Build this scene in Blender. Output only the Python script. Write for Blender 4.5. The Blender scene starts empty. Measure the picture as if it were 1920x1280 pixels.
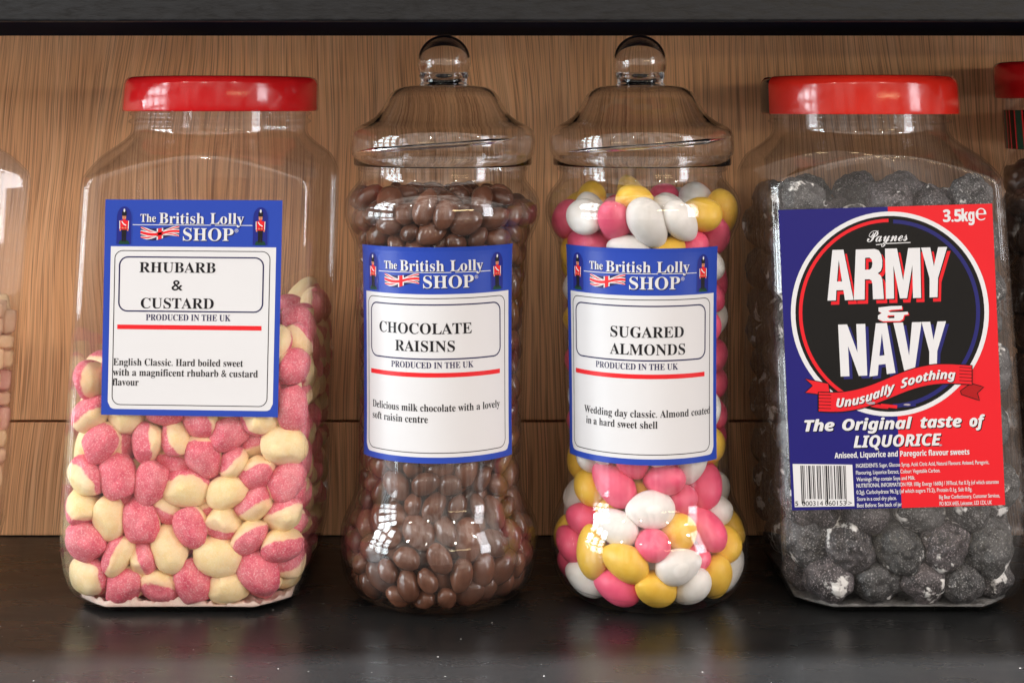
import bpy, bmesh, math, random
from mathutils import Vector, Matrix, Quaternion, noise
from mathutils.geometry import tessellate_polygon

scene = bpy.context.scene
COL = scene.collection
R = math.radians

# ---------------------------------------------------------------- camera (shift lens, tilted up a little)
cam_d = bpy.data.cameras.new('Camera')
cam = bpy.data.objects.new('Camera', cam_d); COL.objects.link(cam)
CAM = (0.0, -0.787, 0.1980)
TILT = math.atan(0.24)
cam.location = CAM
cam.rotation_euler = (R(90)+TILT, 0, 0)
cam_d.sensor_width = 36; cam_d.lens = 2840*36/1920
cam_d.shift_y = -1121/1920
cam_d.clip_start = 0.02; cam_d.clip_end = 50
scene.camera = cam

# ---------------------------------------------------------------- room light
world = bpy.data.worlds.new('World'); scene.world = world; world.use_nodes = True
def build_world():
    nt = world.node_tree; N = nt.nodes; L = nt.links
    bg = N['Background']
    tc = N.new('ShaderNodeTexCoord'); sep = N.new('ShaderNodeSeparateXYZ'); L.new(tc.outputs['Generated'], sep.inputs[0])
    # a dim shop: dark counters low down, pale walls, lighter ceiling
    h = N.new('ShaderNodeValToRGB'); L.new(sep.outputs['Z'], h.inputs[0])
    cr = h.color_ramp
    mp = N.new('ShaderNodeMath'); mp.operation = 'MULTIPLY_ADD'; mp.inputs[1].default_value = .5; mp.inputs[2].default_value = .5
    L.new(sep.outputs['Z'], mp.inputs[0]); L.new(mp.outputs[0], h.inputs[0])
    cr.elements[0].position = 0; cr.elements[0].color = (.03, .028, .026, 1)
    cr.elements[1].position = 1; cr.elements[1].color = (.62, .58, .54, 1)
    for p, c in ((.365, (.035, .032, .03, 1)), (.385, (.22, .20, .185, 1)), (.5, (.27, .25, .235, 1)), (.7, (.40, .37, .345, 1))):
        e = cr.elements.new(p); e.color = c
    n = N.new('ShaderNodeTexNoise'); n.inputs['Scale'].default_value = 3.2; n.inputs['Detail'].default_value = 2
    sc = N.new('ShaderNodeMapping'); sc.inputs['Scale'].default_value = (2.4, 2.4, .5)
    L.new(tc.outputs['Generated'], sc.inputs[0]); L.new(sc.outputs[0], n.inputs['Vector'])
    r = N.new('ShaderNodeValToRGB'); L.new(n.outputs['Fac'], r.inputs[0])
    r.color_ramp.elements[0].position = .36; r.color_ramp.elements[0].color = (.30, .28, .27, 1)
    r.color_ramp.elements[1].position = .62; r.color_ramp.elements[1].color = (1.5, 1.45, 1.4, 1)
    m = N.new('ShaderNodeMix'); m.data_type = 'RGBA'; m.blend_type = 'MULTIPLY'; m.inputs['Factor'].default_value = 1
    L.new(h.outputs[0], m.inputs['A']); L.new(r.outputs[0], m.inputs['B'])
    L.new(m.outputs['Result'], bg.inputs['Color']); bg.inputs['Strength'].default_value = WORLD_STRENGTH
WORLD_STRENGTH = 2.75
build_world()

def area(name, loc, target, sx, sy, radiance, color, shape='RECTANGLE'):
    ld = bpy.data.lights.new(name, 'AREA'); ld.shape = shape; ld.size = sx
    if shape in ('RECTANGLE', 'ELLIPSE'): ld.size_y = sy
    a = sx*sy if shape == 'RECTANGLE' else math.pi*sx*sx/4
    ld.energy = radiance*math.pi*a          # radiance -> watts
    ld.color = color
    o = bpy.data.objects.new(name, ld); COL.objects.link(o)
    o.location = loc
    d = Vector(target)-Vector(loc)
    o.rotation_euler = d.to_track_quat('-Z', 'Y').to_euler()
    return o

def polar(az, dist, z, about=(0, -.1)):
    return Vector((about[0]+dist*math.sin(R(az)), about[1]-dist*math.cos(R(az)), z))

# the shop window on the left: a grid of panes between glazing bars
def window(az, dist, z0, z1, width, nx, nz, gap, radiance, color):
    c = polar(az, dist, (z0+z1)/2)
    side = Vector((math.cos(R(az)), math.sin(R(az)), 0))
    pw, ph = width/nx, (z1-z0)/nz
    for i in range(nx):
        for k in range(nz):
            p = c+side*((i+.5)*pw-width/2)+Vector((0, 0, (k+.5)*ph-(z1-z0)/2))
            tgt = p-(Vector((c.x, c.y, 0))-Vector((0, -.1, 0))).normalized()
            tgt.z = p.z
            area('window_pane_light', p, tgt, pw-gap, ph-gap, radiance*random.uniform(.55, 1.2)*(.45 if k == 0 and nz > 3 else 1), color)
random.seed(5)
window(-76, 1.9, -.50, 1.25, 1.25, 4, 5, .10, 24.0, (.86, .95, 1.0))
window(57, 2.4, -.09, 1.5, .55, 1, 2, .05, 11.0, (.95, .95, 1.0))
# warm strip lamp to the right and the small ceiling downlights
area('strip_lamp', polar(26, 2.3, .36), (0, -.1, .1), 1.0, .05, 16.0, (1.0, .78, .42))
for az, dist, z in ((-14, 2.5, 1.30), (22, 2.4, 1.35), (-38, 2.6, 1.4), (48, 2.3, 1.35)):
    area('downlight', polar(az, dist, z), (0, -.1, .08), .085, .085, 205.0, (1.0, .93, .82), 'DISK')
# two downlights straight over the shelving: the shelf above keeps them off the jars
for x in (-.30, .34):
    area('downlight', (x, -.075, 1.75), (x, -.075, 0), .10, .10, 2800.0, (.97, .97, 1.0), 'DISK')

scene.view_settings.view_transform = 'Standard'; scene.view_settings.look = 'None'
scene.view_settings.exposure = 0.16; scene.view_settings.gamma = 1.0
scene.render.engine = 'CYCLES'
cy = scene.cycles
cy.max_bounces = 14; cy.diffuse_bounces = 4; cy.glossy_bounces = 6; cy.transmission_bounces = 12; cy.transparent_max_bounces = 64
cy.use_denoising = True; cy.sample_clamp_indirect = 6.0; cy.sample_clamp_direct = 0
try: cy.denoiser = 'OPENIMAGEDENOISE'
except Exception: pass
# ---------------------------------------------------------------- jar shapes
def interp(pts, z):
    """piecewise smooth (monotone cubic) profile radius at height z"""
    n = len(pts)
    if z <= pts[0][0]: return pts[0][1]
    if z >= pts[-1][0]: return pts[-1][1]
    d = [(pts[i+1][1]-pts[i][1])/(pts[i+1][0]-pts[i][0]) for i in range(n-1)]
    m = [d[0]] + [0.0 if d[i-1]*d[i] <= 0 else 2*d[i-1]*d[i]/(d[i-1]+d[i]) for i in range(1, n-1)] + [d[-1]]
    for i in range(n-1):
        if z <= pts[i+1][0]:
            h = pts[i+1][0]-pts[i][0]; t = (z-pts[i][0])/h
            return ((2*t**3-3*t*t+1)*pts[i][1] + (t**3-2*t*t+t)*h*m[i]
                    + (-2*t**3+3*t*t)*pts[i+1][1] + (t**3-t*t)*h*m[i+1])

# tall round jar: foot bulge, slightly tapering waist, shoulder bulge, neck
ROUND = [(0.0005, .0305), (.002, .0344), (.005, .0376), (.009, .0399), (.014, .0411), (.0205, .0419), (.026, .0414),
         (.031, .0396), (.0355, .0374), (.040, .0361), (.047, .0357), (.060, .0358), (.097, .0368), (.133, .0383),
         (.140, .0388), (.1445, .0405), (.149, .0424), (.153, .0432), (.157, .0430), (.161, .0414), (.1645, .0386), (.167, .0369),
         (.169, .0366), (.1745, .0366)]
# square jar = a turned body (SQ_R) cut by four flat sides (SQ_A)
SQ_R = [(0.0005, .0505), (.004, .0570), (.010, .0612), (.018, .0648), (.028, .0672), (.045, .0684), (.164, .0684), (.1682, .0672),
        (.1715, .0618), (.1755, .0545), (.1795, .0480), (.183, .0430), (.1855, .0405), (.188, .0396), (.197, .0396)]
SQ_A = [(0.0005, .0425), (.004, .0462), (.010, .0484), (.018, .0496), (.028, .0501), (.045, .0502), (.2, .0502)]

def smin(a, b, k):
    h = max(k-abs(a-b), 0.0)/k
    return min(a, b)-h*h*k*.25

def square_radius(phi, z, grow=0.0, soft=.0022):
    a = interp(SQ_A, z)+grow; r = interp(SQ_R, z)+grow
    c, s = abs(math.cos(phi)), abs(math.sin(phi))
    flat = a/max(c, s)
    # the flats carry a very slight belly
    # a raised bead runs round the edge of each flat side
    return smin(flat, r, soft)+.00055*math.exp(-((flat-r)/.0013)**2)*min(1.0, max(0.0, (.186-z)/.010))
# ---------------------------------------------------------------- helpers
def mesh_obj(name, verts, faces, mats, parent=None, fm=None, smooth=True):
    me = bpy.data.meshes.new(name); me.from_pydata([tuple(v) for v in verts], [], faces)
    for m in (mats if isinstance(mats, (list, tuple)) else [mats]): me.materials.append(m)
    if fm: me.polygons.foreach_set('material_index', fm)
    me.polygons.foreach_set('use_smooth', [smooth]*len(me.polygons))
    me.update()
    o = bpy.data.objects.new(name, me); COL.objects.link(o)
    if parent: o.parent = parent
    return o

def tag(o, label=None, cat=None, group=None, kind=None):
    if label: o['label'] = label
    if cat: o['category'] = cat
    if group: o['group'] = group
    if kind: o['kind'] = kind
    return o

def empty(name, loc, rz=0.0):
    o = bpy.data.objects.new(name, None); COL.objects.link(o)
    o.location = loc; o.rotation_euler = (0, 0, rz); o.empty_display_size = .02
    return o

def lathe(pts, segs=96, closed=False, cap0=False, cap1=False):
    """turn a list of (r, z) about Z; r == 0 ends become poles"""
    v, f, rings = [], [], []
    for r, z in pts:
        if r < 1e-6:
            rings.append([len(v)]); v.append((0, 0, z))
        else:
            rings.append(list(range(len(v), len(v)+segs)))
            v += [(r*math.cos(2*math.pi*k/segs), r*math.sin(2*math.pi*k/segs), z) for k in range(segs)]
    pairs = list(zip(rings, rings[1:]))
    if closed: pairs.append((rings[-1], rings[0]))
    for a, b in pairs:
        for k in range(segs):
            k2 = (k+1) % segs
            if len(a) == 1 and len(b) == 1: continue
            if len(a) == 1: f.append((a[0], b[k2], b[k]))
            elif len(b) == 1: f.append((a[k], a[k2], b[0]))
            else: f.append((a[k], a[k2], b[k2], b[k]))
    return v, f

# ---------------------------------------------------------------- materials
def nodes(name):
    m = bpy.data.materials.new(name); m.use_nodes = True
    nt = m.node_tree
    return m, nt.nodes, nt.links, nt.nodes['Principled BSDF']

def plain(name, col, rough=.5, spec=.5, **kw):
    m, N, L, b = nodes(name)
    b.inputs['Base Color'].default_value = (*col, 1); b.inputs['Roughness'].default_value = rough
    b.inputs['Specular IOR Level'].default_value = spec
    for k, v in kw.items(): b.inputs[k.replace('_', ' ')].default_value = v
    return m

def ramp(N, L, src, stops):
    r = N.new('ShaderNodeValToRGB'); L.new(src, r.inputs[0])
    e = r.color_ramp.elements
    e[0].position, e[0].color = stops[0][0], (*stops[0][1], 1)
    e[1].position, e[1].color = stops[-1][0], (*stops[-1][1], 1)
    for p, c in stops[1:-1]:
        x = e.new(p); x.color = (*c, 1)
    return r.outputs['Color']

def noise_tex(N, L, vec, scale, detail=3, rough=.55, dist=0):
    n = N.new('ShaderNodeTexNoise'); n.inputs['Scale'].default_value = scale
    n.inputs['Detail'].default_value = detail; n.inputs['Roughness'].default_value = rough; n.inputs['Distortion'].default_value = dist
    if vec is not None: L.new(vec, n.inputs['Vector'])
    return n.outputs['Fac']

def mapping(N, L, vec, scale=(1, 1, 1), loc=(0, 0, 0), rot=(0, 0, 0)):
    m = N.new('ShaderNodeMapping'); m.inputs['Scale'].default_value = scale; m.inputs['Location'].default_value = loc; m.inputs['Rotation'].default_value = rot
    L.new(vec, m.inputs[0]); return m.outputs[0]

def mixc(N, L, fac, a, b, mode='MIX'):
    m = N.new('ShaderNodeMix'); m.data_type = 'RGBA'; m.blend_type = mode
    for s, v in (('Factor', fac), ('A', a), ('B', b)):
        if hasattr(v, 'is_output'): L.new(v, m.inputs[s])
        elif s == 'Factor': m.inputs[s].default_value = v
        else: m.inputs[s].default_value = (*v, 1)
    return m.outputs['Result']

def math_n(N, L, op, a, b=None, c=None, clamp=False):
    m = N.new('ShaderNodeMath'); m.operation = op; m.use_clamp = clamp
    for i, v in enumerate((a, b, c)):
        if v is None: continue
        if hasattr(v, 'is_output'): L.new(v, m.inputs[i])
        else: m.inputs[i].default_value = v
    return m.outputs[0]

def bump(N, L, b, h, strength, dist):
    n = N.new('ShaderNodeBump'); n.inputs['Strength'].default_value = strength; n.inputs['Distance'].default_value = dist
    L.new(h, n.inputs['Height']); L.new(n.outputs[0], b.inputs['Normal'])

def obj_vec(N): return N.new('ShaderNodeTexCoord').outputs['Object']

def oak(name, seed):
    """vertical-grain oak veneer: broad tone bands, cathedral figure, fine dark pores"""
    m, N, L, b = nodes(name)
    v = obj_vec(N)
    warp = noise_tex(N, L, mapping(N, L, v, (5, 5, 2.2), (seed, 0, 0)), 1.6, 2)
    w3 = N.new('ShaderNodeVectorMath'); w3.operation = 'MULTIPLY_ADD'
    comb = N.new('ShaderNodeCombineXYZ'); L.new(warp, comb.inputs[0])
    L.new(comb.outputs[0], w3.inputs[0]); w3.inputs[1].default_value = (.034, 0, 0); L.new(v, w3.inputs[2])
    vv = w3.outputs[0]
    broad = noise_tex(N, L, mapping(N, L, vv, (14, 1, .5), (seed, 0, 0)), 1.3, 2)
    grain = noise_tex(N, L, mapping(N, L, vv, (150, 1, 2.0), (seed*3, 0, 0)), 1.2, 3, .6)
    fine = noise_tex(N, L, mapping(N, L, vv, (820, 1, 9.0), (seed*7, 0, 0)), 1.0, 2, .5)
    pores = noise_tex(N, L, mapping(N, L, vv, (1500, 1, 22.0), (seed*5, 0, 0)), 1.0, 1, .5)
    c1 = ramp(N, L, grain, [(.25, (.82, .430, .205)), (.50, (.87, .480, .243)), (.75, (.90, .535, .295))])
    c2 = mixc(N, L, .55, c1, ramp(N, L, fine, [(.34, (.57, .50, .45)), (.58, (1.08, 1.07, 1.06))]), 'MULTIPLY')
    c3 = mixc(N, L, .75, c2, ramp(N, L, broad, [(.3, (.80, .77, .74)), (.7, (1.14, 1.13, 1.11))]), 'MULTIPLY')
    c4 = mixc(N, L, .65, c3, ramp(N, L, pores, [(.36, (.34, .27, .23)), (.48, (1, 1, 1))]), 'MULTIPLY')
    L.new(c4, b.inputs['Base Color']); b.inputs['Roughness'].default_value = .42; b.inputs['Specular IOR Level'].default_value = .35
    bump(N, L, b, pores, .25, .0004)
    return m

def steel(name):
    m, N, L, b = nodes(name); v = obj_vec(N)
    n = noise_tex(N, L, mapping(N, L, v, (1, 1, 3)), 170, 4, .7)
    L.new(ramp(N, L, n, [(.3, (.0022, .0022, .0028)), (.7, (.0085, .0085, .0100))]), b.inputs['Base Color'])
    L.new(ramp(N, L, n, [(.3, (.35,)*3), (.7, (.60,)*3)]), b.inputs['Roughness']); b.inputs['Specular IOR Level'].default_value = .35
    bump(N, L, b, n, .25, .0006)
    return m

def black_laminate(name):
    m, N, L, b = nodes(name)
    v = obj_vec(N)
    n = noise_tex(N, L, v, 22, 4, .6)
    grainy = noise_tex(N, L, v, 900, 2, .7)
    base = ramp(N, L, n, [(.3, (.0085, .009, .0092)), (.7, (.0135, .0135, .0135))])
    base = mixc(N, L, 1.0, base, ramp(N, L, grainy, [(.35, (.70, .70, .70)), (.65, (1.35, 1.35, 1.35))]), 'MULTIPLY')
    # crumbs and dust: sparse small bright grains, thicker in places
    vo = N.new('ShaderNodeTexVoronoi'); vo.inputs['Scale'].default_value = 260; L.new(v, vo.inputs['Vector'])
    sp = N.new('ShaderNodeSeparateColor'); L.new(vo.outputs['Color'], sp.inputs[0])
    size = math_n(N, L, 'MULTIPLY', math_n(N, L, 'GREATER_THAN', sp.outputs[0], .78), math_n(N, L, 'MULTIPLY_ADD', sp.outputs[1], .075, .02))
    t = math_n(N, L, 'LESS_THAN', vo.outputs['Distance'], size)
    L.new(mixc(N, L, t, base, (.42, .41, .39)), b.inputs['Base Color'])
    smear = noise_tex(N, L, mapping(N, L, v, (1, 2.5, 1)), 30, 3)
    L.new(ramp(N, L, smear, [(.3, (.24,)*3), (.7, (.34,)*3)]), b.inputs['Roughness'])
    b.inputs['Specular IOR Level'].default_value = .19
    bump(N, L, b, grainy, .03, .0001)
    return m

def clear_plastic(name, tint=(.994, .993, .992), edge=(.52, .51, .50), wob=.05, scale=26):
    """thin clear wall: passes light straight through, mirrors by Fresnel, greys towards grazing"""
    m, N, L, b = nodes(name); N.remove(b); out = N['Material Output']
    v = obj_vec(N)
    bp = N.new('ShaderNodeBump'); bp.inputs['Strength'].default_value = wob; bp.inputs['Distance'].default_value = .0012
    L.new(noise_tex(N, L, v, scale, 2), bp.inputs['Height'])
    lw = N.new('ShaderNodeLayerWeight'); lw.inputs['Blend'].default_value = .30
    tr = N.new('ShaderNodeBsdfTransparent')
    L.new(mixc(N, L, math_n(N, L, 'POWER', lw.outputs['Facing'], 5.0), tint, edge), tr.inputs[0])
    gl = N.new('ShaderNodeBsdfGlossy'); gl.inputs['Roughness'].default_value = .018; L.new(bp.outputs[0], gl.inputs['Normal'])
    fr = N.new('ShaderNodeFresnel'); fr.inputs['IOR'].default_value = 1.5; L.new(bp.outputs[0], fr.inputs['Normal'])
    geo = N.new('ShaderNodeNewGeometry')
    fr.inputs['IOR'].default_value = 1.5
    io = math_n(N, L, 'MULTIPLY_ADD', geo.outputs['Backfacing'], 1/1.5-1.5, 1.5)   # keep the same mirror from inside
    io2 = math_n(N, L, 'MAXIMUM', io, 0.0)
    L.new(io2, fr.inputs['IOR'])
    lim = math_n(N, L, 'MINIMUM', fr.outputs[0], .22)
    mx = N.new('ShaderNodeMixShader'); L.new(lim, mx.inputs[0]); L.new(tr.outputs[0], mx.inputs[1]); L.new(gl.outputs[0], mx.inputs[2])
    # a faint film of dust and finger marks
    film = N.new('ShaderNodeBsdfDiffuse'); film.inputs['Color'].default_value = (.80, .77, .74, 1)
    marks = noise_tex(N, L, v, 38, 5, .62, .6)
    amount = math_n(N, L, 'MULTIPLY', ramp(N, L, marks, [(.42, (.12,)*3), (.70, (1,)*3)]), .011)
    ms = N.new('ShaderNodeMixShader'); L.new(amount, ms.inputs[0]); L.new(mx.outputs[0], ms.inputs[1]); L.new(film.outputs[0], ms.inputs[2])
    L.new(ms.outputs[0], out.inputs['Surface'])
    return m

def solid_glass(name, ior=1.47):
    m, N, L, b = nodes(name); N.remove(b)
    g = N.new('ShaderNodeBsdfGlass'); g.inputs['IOR'].default_value = ior; g.inputs['Roughness'].default_value = 0.0
    g.inputs['Color'].default_value = (.985, .985, .985, 1)
    L.new(g.outputs[0], N['Material Output'].inputs['Surface'])
    return m

def lid_plastic(name, col):
    m, N, L, b = nodes(name)
    v = obj_vec(N)
    n = noise_tex(N, L, v, 90, 3)
    L.new(mixc(N, L, n, col, tuple(c*.82 for c in col)), b.inputs['Base Color'])
    L.new(ramp(N, L, noise_tex(N, L, v, 260, 4, .7), [(.4, (.10,)*3), (.72, (.24,)*3)]), b.inputs['Roughness']); b.inputs['Specular IOR Level'].default_value = .5
    bump(N, L, b, noise_tex(N, L, mapping(N, L, v, (1, 1, .15)), 160, 2), .06, .0005)
    return m

def sugar_two_tone(name):
    m, N, L, b = nodes(name)
    tc = N.new('ShaderNodeTexCoord'); v = tc.outputs['Object']
    oi = N.new('ShaderNodeObjectInfo')
    off = N.new('ShaderNodeVectorMath'); off.operation = 'MULTIPLY_ADD'
    cb = N.new('ShaderNodeCombineXYZ'); L.new(oi.outputs['Random'], cb.inputs[0]); L.new(oi.outputs['Random'], cb.inputs[1]); L.new(oi.outputs['Random'], cb.inputs[2])
    L.new(cb.outputs[0], off.inputs[0]); off.inputs[1].default_value = (3.1, 1.7, 2.3); L.new(v, off.inputs[2])
    w = off.outputs[0]
    sep = N.new('ShaderNodeSeparateXYZ'); L.new(v, sep.inputs[0])
    wob = math_n(N, L, 'MULTIPLY_ADD', noise_tex(N, L, w, 140, 3), .0040, -.0020)
    shift = math_n(N, L, 'MULTIPLY_ADD', oi.outputs['Random'], .0044, -.0024)
    side = math_n(N, L, 'ADD', math_n(N, L, 'ADD', sep.outputs['Z'], wob), shift)
    t = math_n(N, L, 'MULTIPLY_ADD', side, 1500.0, .5, True)
    crust = noise_tex(N, L, w, 1500, 3, .7)
    mott = noise_tex(N, L, w, 260, 3, .6)
    pink = mixc(N, L, ramp(N, L, crust, [(.50, (0,)*3), (.72, (.85,)*3)]),
                ramp(N, L, mott, [(.30, (.62, .062, .115)), (.70, (.80, .165, .22))]), (.88, .52, .53))
    cream = ramp(N, L, mott, [(.3, (.86, .64, .28)), (.7, (.91, .75, .41))])
    cream = mixc(N, L, ramp(N, L, crust, [(.5, (0,)*3), (.75, (.5,)*3)]), cream, (.92, .82, .62))
    cream = mixc(N, L, math_n(N, L, 'MULTIPLY', oi.outputs['Random'], .16), cream, (.88, .58, .40))
    bleed = ramp(N, L, math_n(N, L, 'ABSOLUTE', side), [(0, (.55,)*3), (.0016, (0,)*3)])
    cream = mixc(N, L, math_n(N, L, 'MULTIPLY', bleed, .6), cream, (.84, .36, .36))
    dust = math_n(N, L, 'MULTIPLY', ramp(N, L, noise_tex(N, L, w, 95, 3), [(.42, (0,)*3), (.75, (1,)*3)]), .20)
    col = mixc(N, L, dust, mixc(N, L, t, pink, cream), (.86, .70, .66))
    L.new(col, b.inputs['Base Color'])
    b.inputs['Roughness'].default_value = .55; b.inputs['Specular IOR Level'].default_value = .35
    b.inputs['Subsurface Weight'].default_value = .18; b.inputs['Subsurface Radius'].default_value = (1, .45, .35); b.inputs['Subsurface Scale'].default_value = .0022
    bump(N, L, b, math_n(N, L, 'ADD', crust, math_n(N, L, 'MULTIPLY', mott, 1.3)), .50, .00045)
    return m

def chocolate(name):
    m, N, L, b = nodes(name)
    v = obj_vec(N); oi = N.new('ShaderNodeObjectInfo')
    n = noise_tex(N, L, v, 120, 2)
    c = ramp(N, L, n, [(.3, (.085, .033, .019)), (.7, (.140, .057, .033))])
    L.new(mixc(N, L, 1.0, c, ramp(N, L, oi.outputs['Random'], [(0, (.72, .70, .70)), (1, (1.30, 1.28, 1.26))]), 'MULTIPLY'), b.inputs['Base Color'])
    b.inputs['Roughness'].default_value = .17; b.inputs['Specular IOR Level'].default_value = .5
    bump(N, L, b, noise_tex(N, L, v, 380, 2), .08, .0006)
    return m

def candy_shell(name, a, c):
    m, N, L, b = nodes(name)
    v = obj_vec(N); oi = N.new('ShaderNodeObjectInfo')
    n = noise_tex(N, L, v, 180, 3)
    col = ramp(N, L, n, [(.32, a), (.68, c)])
    L.new(mixc(N, L, 1.0, col, ramp(N, L, oi.outputs['Random'], [(0, (.86, .86, .86)), (1, (1.05, 1.05, 1.05))]), 'MULTIPLY'), b.inputs['Base Color'])
    b.inputs['Roughness'].default_value = .42; b.inputs['Specular IOR Level'].default_value = .35
    b.inputs['Subsurface Weight'].default_value = .10; b.inputs['Subsurface Radius'].default_value = (1, .6, .5); b.inputs['Subsurface Scale'].default_value = .0015
    bump(N, L, b, noise_tex(N, L, v, 700, 3), .12, .0003)
    return m

def frosted_black(name):
    m, N, L, b = nodes(name)
    v = obj_vec(N); oi = N.new('ShaderNodeObjectInfo')
    off = N.new('ShaderNodeVectorMath'); off.operation = 'MULTIPLY_ADD'
    cb = N.new('ShaderNodeCombineXYZ')
    for i in range(3): L.new(oi.outputs['Random'], cb.inputs[i])
    L.new(cb.outputs[0], off.inputs[0]); off.inputs[1].default_value = (2.1, 3.7, 1.3); L.new(v, off.inputs[2]); w = off.outputs[0]
    base = ramp(N, L, noise_tex(N, L, w, 420, 5, .75), [(.38, (.006, .0058, .0065)), (.52, (.030, .028, .0295)), (.68, (.115, .108, .112))])
    crystals = noise_tex(N, L, w, 1350, 2, .7)
    c = mixc(N, L, ramp(N, L, crystals, [(.55, (0,)*3), (.70, (1,)*3)]), base, (.36, .35, .35))
    haze_ = ramp(N, L, noise_tex(N, L, w, 48, 3, .6), [(.46, (0,)*3), (.74, (.45,)*3)])
    c = mixc(N, L, haze_, c, (.20, .19, .195))
    tint = ramp(N, L, oi.outputs['Random'], [(0, (.80, .77, .77)), (.35, (1.10, .96, .99)), (.6, (.72, .74, .71)), (1, (1.15, 1.12, 1.13))])
    c = mixc(N, L, 1.0, c, tint, 'MULTIPLY')
    clump = ramp(N, L, noise_tex(N, L, w, 82, 4, .62), [(.585, (0,)*3), (.63, (1,)*3)])
    L.new(mixc(N, L, clump, c, (.80, .78, .76)), b.inputs['Base Color'])
    b.inputs['Roughness'].default_value = .52; b.inputs['Specular IOR Level'].default_value = .5
    bump(N, L, b, math_n(N, L, 'ADD', crystals, math_n(N, L, 'MULTIPLY', clump, .8)), .55, .0006)
    return m

def powdery(name, a, c):
    m, N, L, b = nodes(name)
    v = obj_vec(N)
    L.new(ramp(N, L, noise_tex(N, L, v, 240, 4, .7), [(.3, a), (.7, c)]), b.inputs['Base Color'])
    b.inputs['Roughness'].default_value = .8
    bump(N, L, b, noise_tex(N, L, v, 900, 3, .7), .5, .0006)
    return m

def paper(name, col, rough=.34):
    m, N, L, b = nodes(name)
    v = obj_vec(N)
    L.new(mixc(N, L, noise_tex(N, L, v, 45, 3), col, tuple(x*.95 for x in col)), b.inputs['Base Color'])
    b.inputs['Roughness'].default_value = rough; b.inputs['Specular IOR Level'].default_value = .25
    bump(N, L, b, noise_tex(N, L, v, 75, 3), .12, .0008)
    return m

OAK_A, OAK_B = oak('oak_veneer', 3.0), oak('oak_veneer_low', 11.0)
LAMINATE = black_laminate('black_laminate')
STEEL = steel('dark_steel')
NAVY_EDGE = plain('navy_black_steel', (.0045, .0075, .019), .9, .02)
SEAM = plain('board_gap', (.006, .004, .003), .9, .1)
PET = clear_plastic('clear_plastic')
PET_ROUND = clear_plastic('clear_plastic_smooth', wob=.04, scale=30)
GLASS = solid_glass('clear_acrylic')
RED_LID = lid_plastic('red_plastic', (.58, .011, .013))
RED_WRAP = lid_plastic('red_wrap', (.62, .022, .012))
DARK_LID = lid_plastic('black_plastic', (.02, .018, .022))
TWO_TONE = sugar_two_tone('pink_and_cream_sugar')
CHOC = chocolate('milk_chocolate')
SHELL = {'pink': candy_shell('pink_shell', (.76, .085, .175), (.84, .125, .220)),
         'yellow': candy_shell('yellow_shell', (.84, .50, .050), (.90, .58, .085)),
         'white': candy_shell('white_shell', (.74, .71, .67), (.82, .79, .76))}
FROST = frosted_black('sugared_liquorice')
CRUMB = powdery('sugar_crumbs', (.78, .55, .48), (.88, .74, .64))
GREYDUST = powdery('grey_sugar', (.07, .067, .066), (.26, .25, .245))
FUDGE = {'pink': powdery('pale_pink_candy', (.72, .40, .33), (.78, .48, .40)), 'cream': powdery('pale_cream_candy', (.80, .56, .32), (.85, .64, .42)),
         'peach': powdery('pale_peach_candy', (.74, .48, .32), (.80, .56, .40))}
JELLY = plain('dark_toffee', (.045, .022, .014), .22, .5)
INK = paper('black_ink', (.012, .011, .014)); INK_NAVY = paper('navy_ink', (.022, .018, .075))
WHITE = paper('white_paper', (.66, .65, .66)); BLUE = paper('blue_ink', (.024, .060, .37), .30); BLUE_D = paper('deep_blue_ink', (.016, .022, .20), .30)
REDINK = paper('red_ink', (.70, .018, .024)); SKIN = paper('skin_ink', (.62, .25, .13)); GREEN = paper('green_ink', (.01, .05, .03))
A_NAVY = paper('label_navy', (.014, .012, .145), .28); A_RED = paper('label_red', (.68, .014, .022), .28); A_BLACK = paper('label_black', (.007, .0065, .0065), .22)
A_NAVY_RING = paper('ring_navy', (.018, .018, .13), .3); A_REDD = paper('label_dark_red', (.36, .008, .010), .3); A_GREY = paper('label_grey', (.35, .30, .34), .3)
# ---------------------------------------------------------------- printing (letters and shapes as thin real layers on the label sheet)
def serif(s):
    return ''.join(chr(0x1D400+ord(c)-65) if 'A' <= c <= 'Z' else chr(0x1D41A+ord(c)-97) if 'a' <= c <= 'z' else c for c in s)
def sans_bold(s):
    return ''.join(chr(0x1D5D4+ord(c)-65) if 'A' <= c <= 'Z' else chr(0x1D5EE+ord(c)-97) if 'a' <= c <= 'z' else chr(0x1D7EC+ord(c)-48) if '0' <= c <= '9' else c for c in s)
def sans_bi(s):
    return ''.join(chr(0x1D63C+ord(c)-65) if 'A' <= c <= 'Z' else chr(0x1D656+ord(c)-97) if 'a' <= c <= 'z' else c for c in s)
def script(s):
    return ''.join(chr(0x1D4D0+ord(c)-65) if 'A' <= c <= 'Z' else chr(0x1D4EA+ord(c)-97) if 'a' <= c <= 'z' else c for c in s)

_glyphs = {}
def glyphs(s, fat=0.0, spacing=1.0):
    key = (s, fat, spacing)
    if key not in _glyphs:
        cu = bpy.data.curves.new('txt', 'FONT'); cu.body = s; cu.resolution_u = 4; cu.offset = fat; cu.space_character = spacing
        o = bpy.data.objects.new('txt', cu); COL.objects.link(o)
        dg = bpy.context.evaluated_depsgraph_get()
        me = bpy.data.meshes.new_from_object(o.evaluated_get(dg))
        vs = [(v.co.x, v.co.y) for v in me.vertices]; fs = [tuple(p.vertices) for p in me.polygons]
        bpy.data.objects.remove(o); bpy.data.curves.remove(cu); bpy.data.meshes.remove(me)
        _glyphs[key] = (vs, fs)
    return _glyphs[key]

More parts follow.
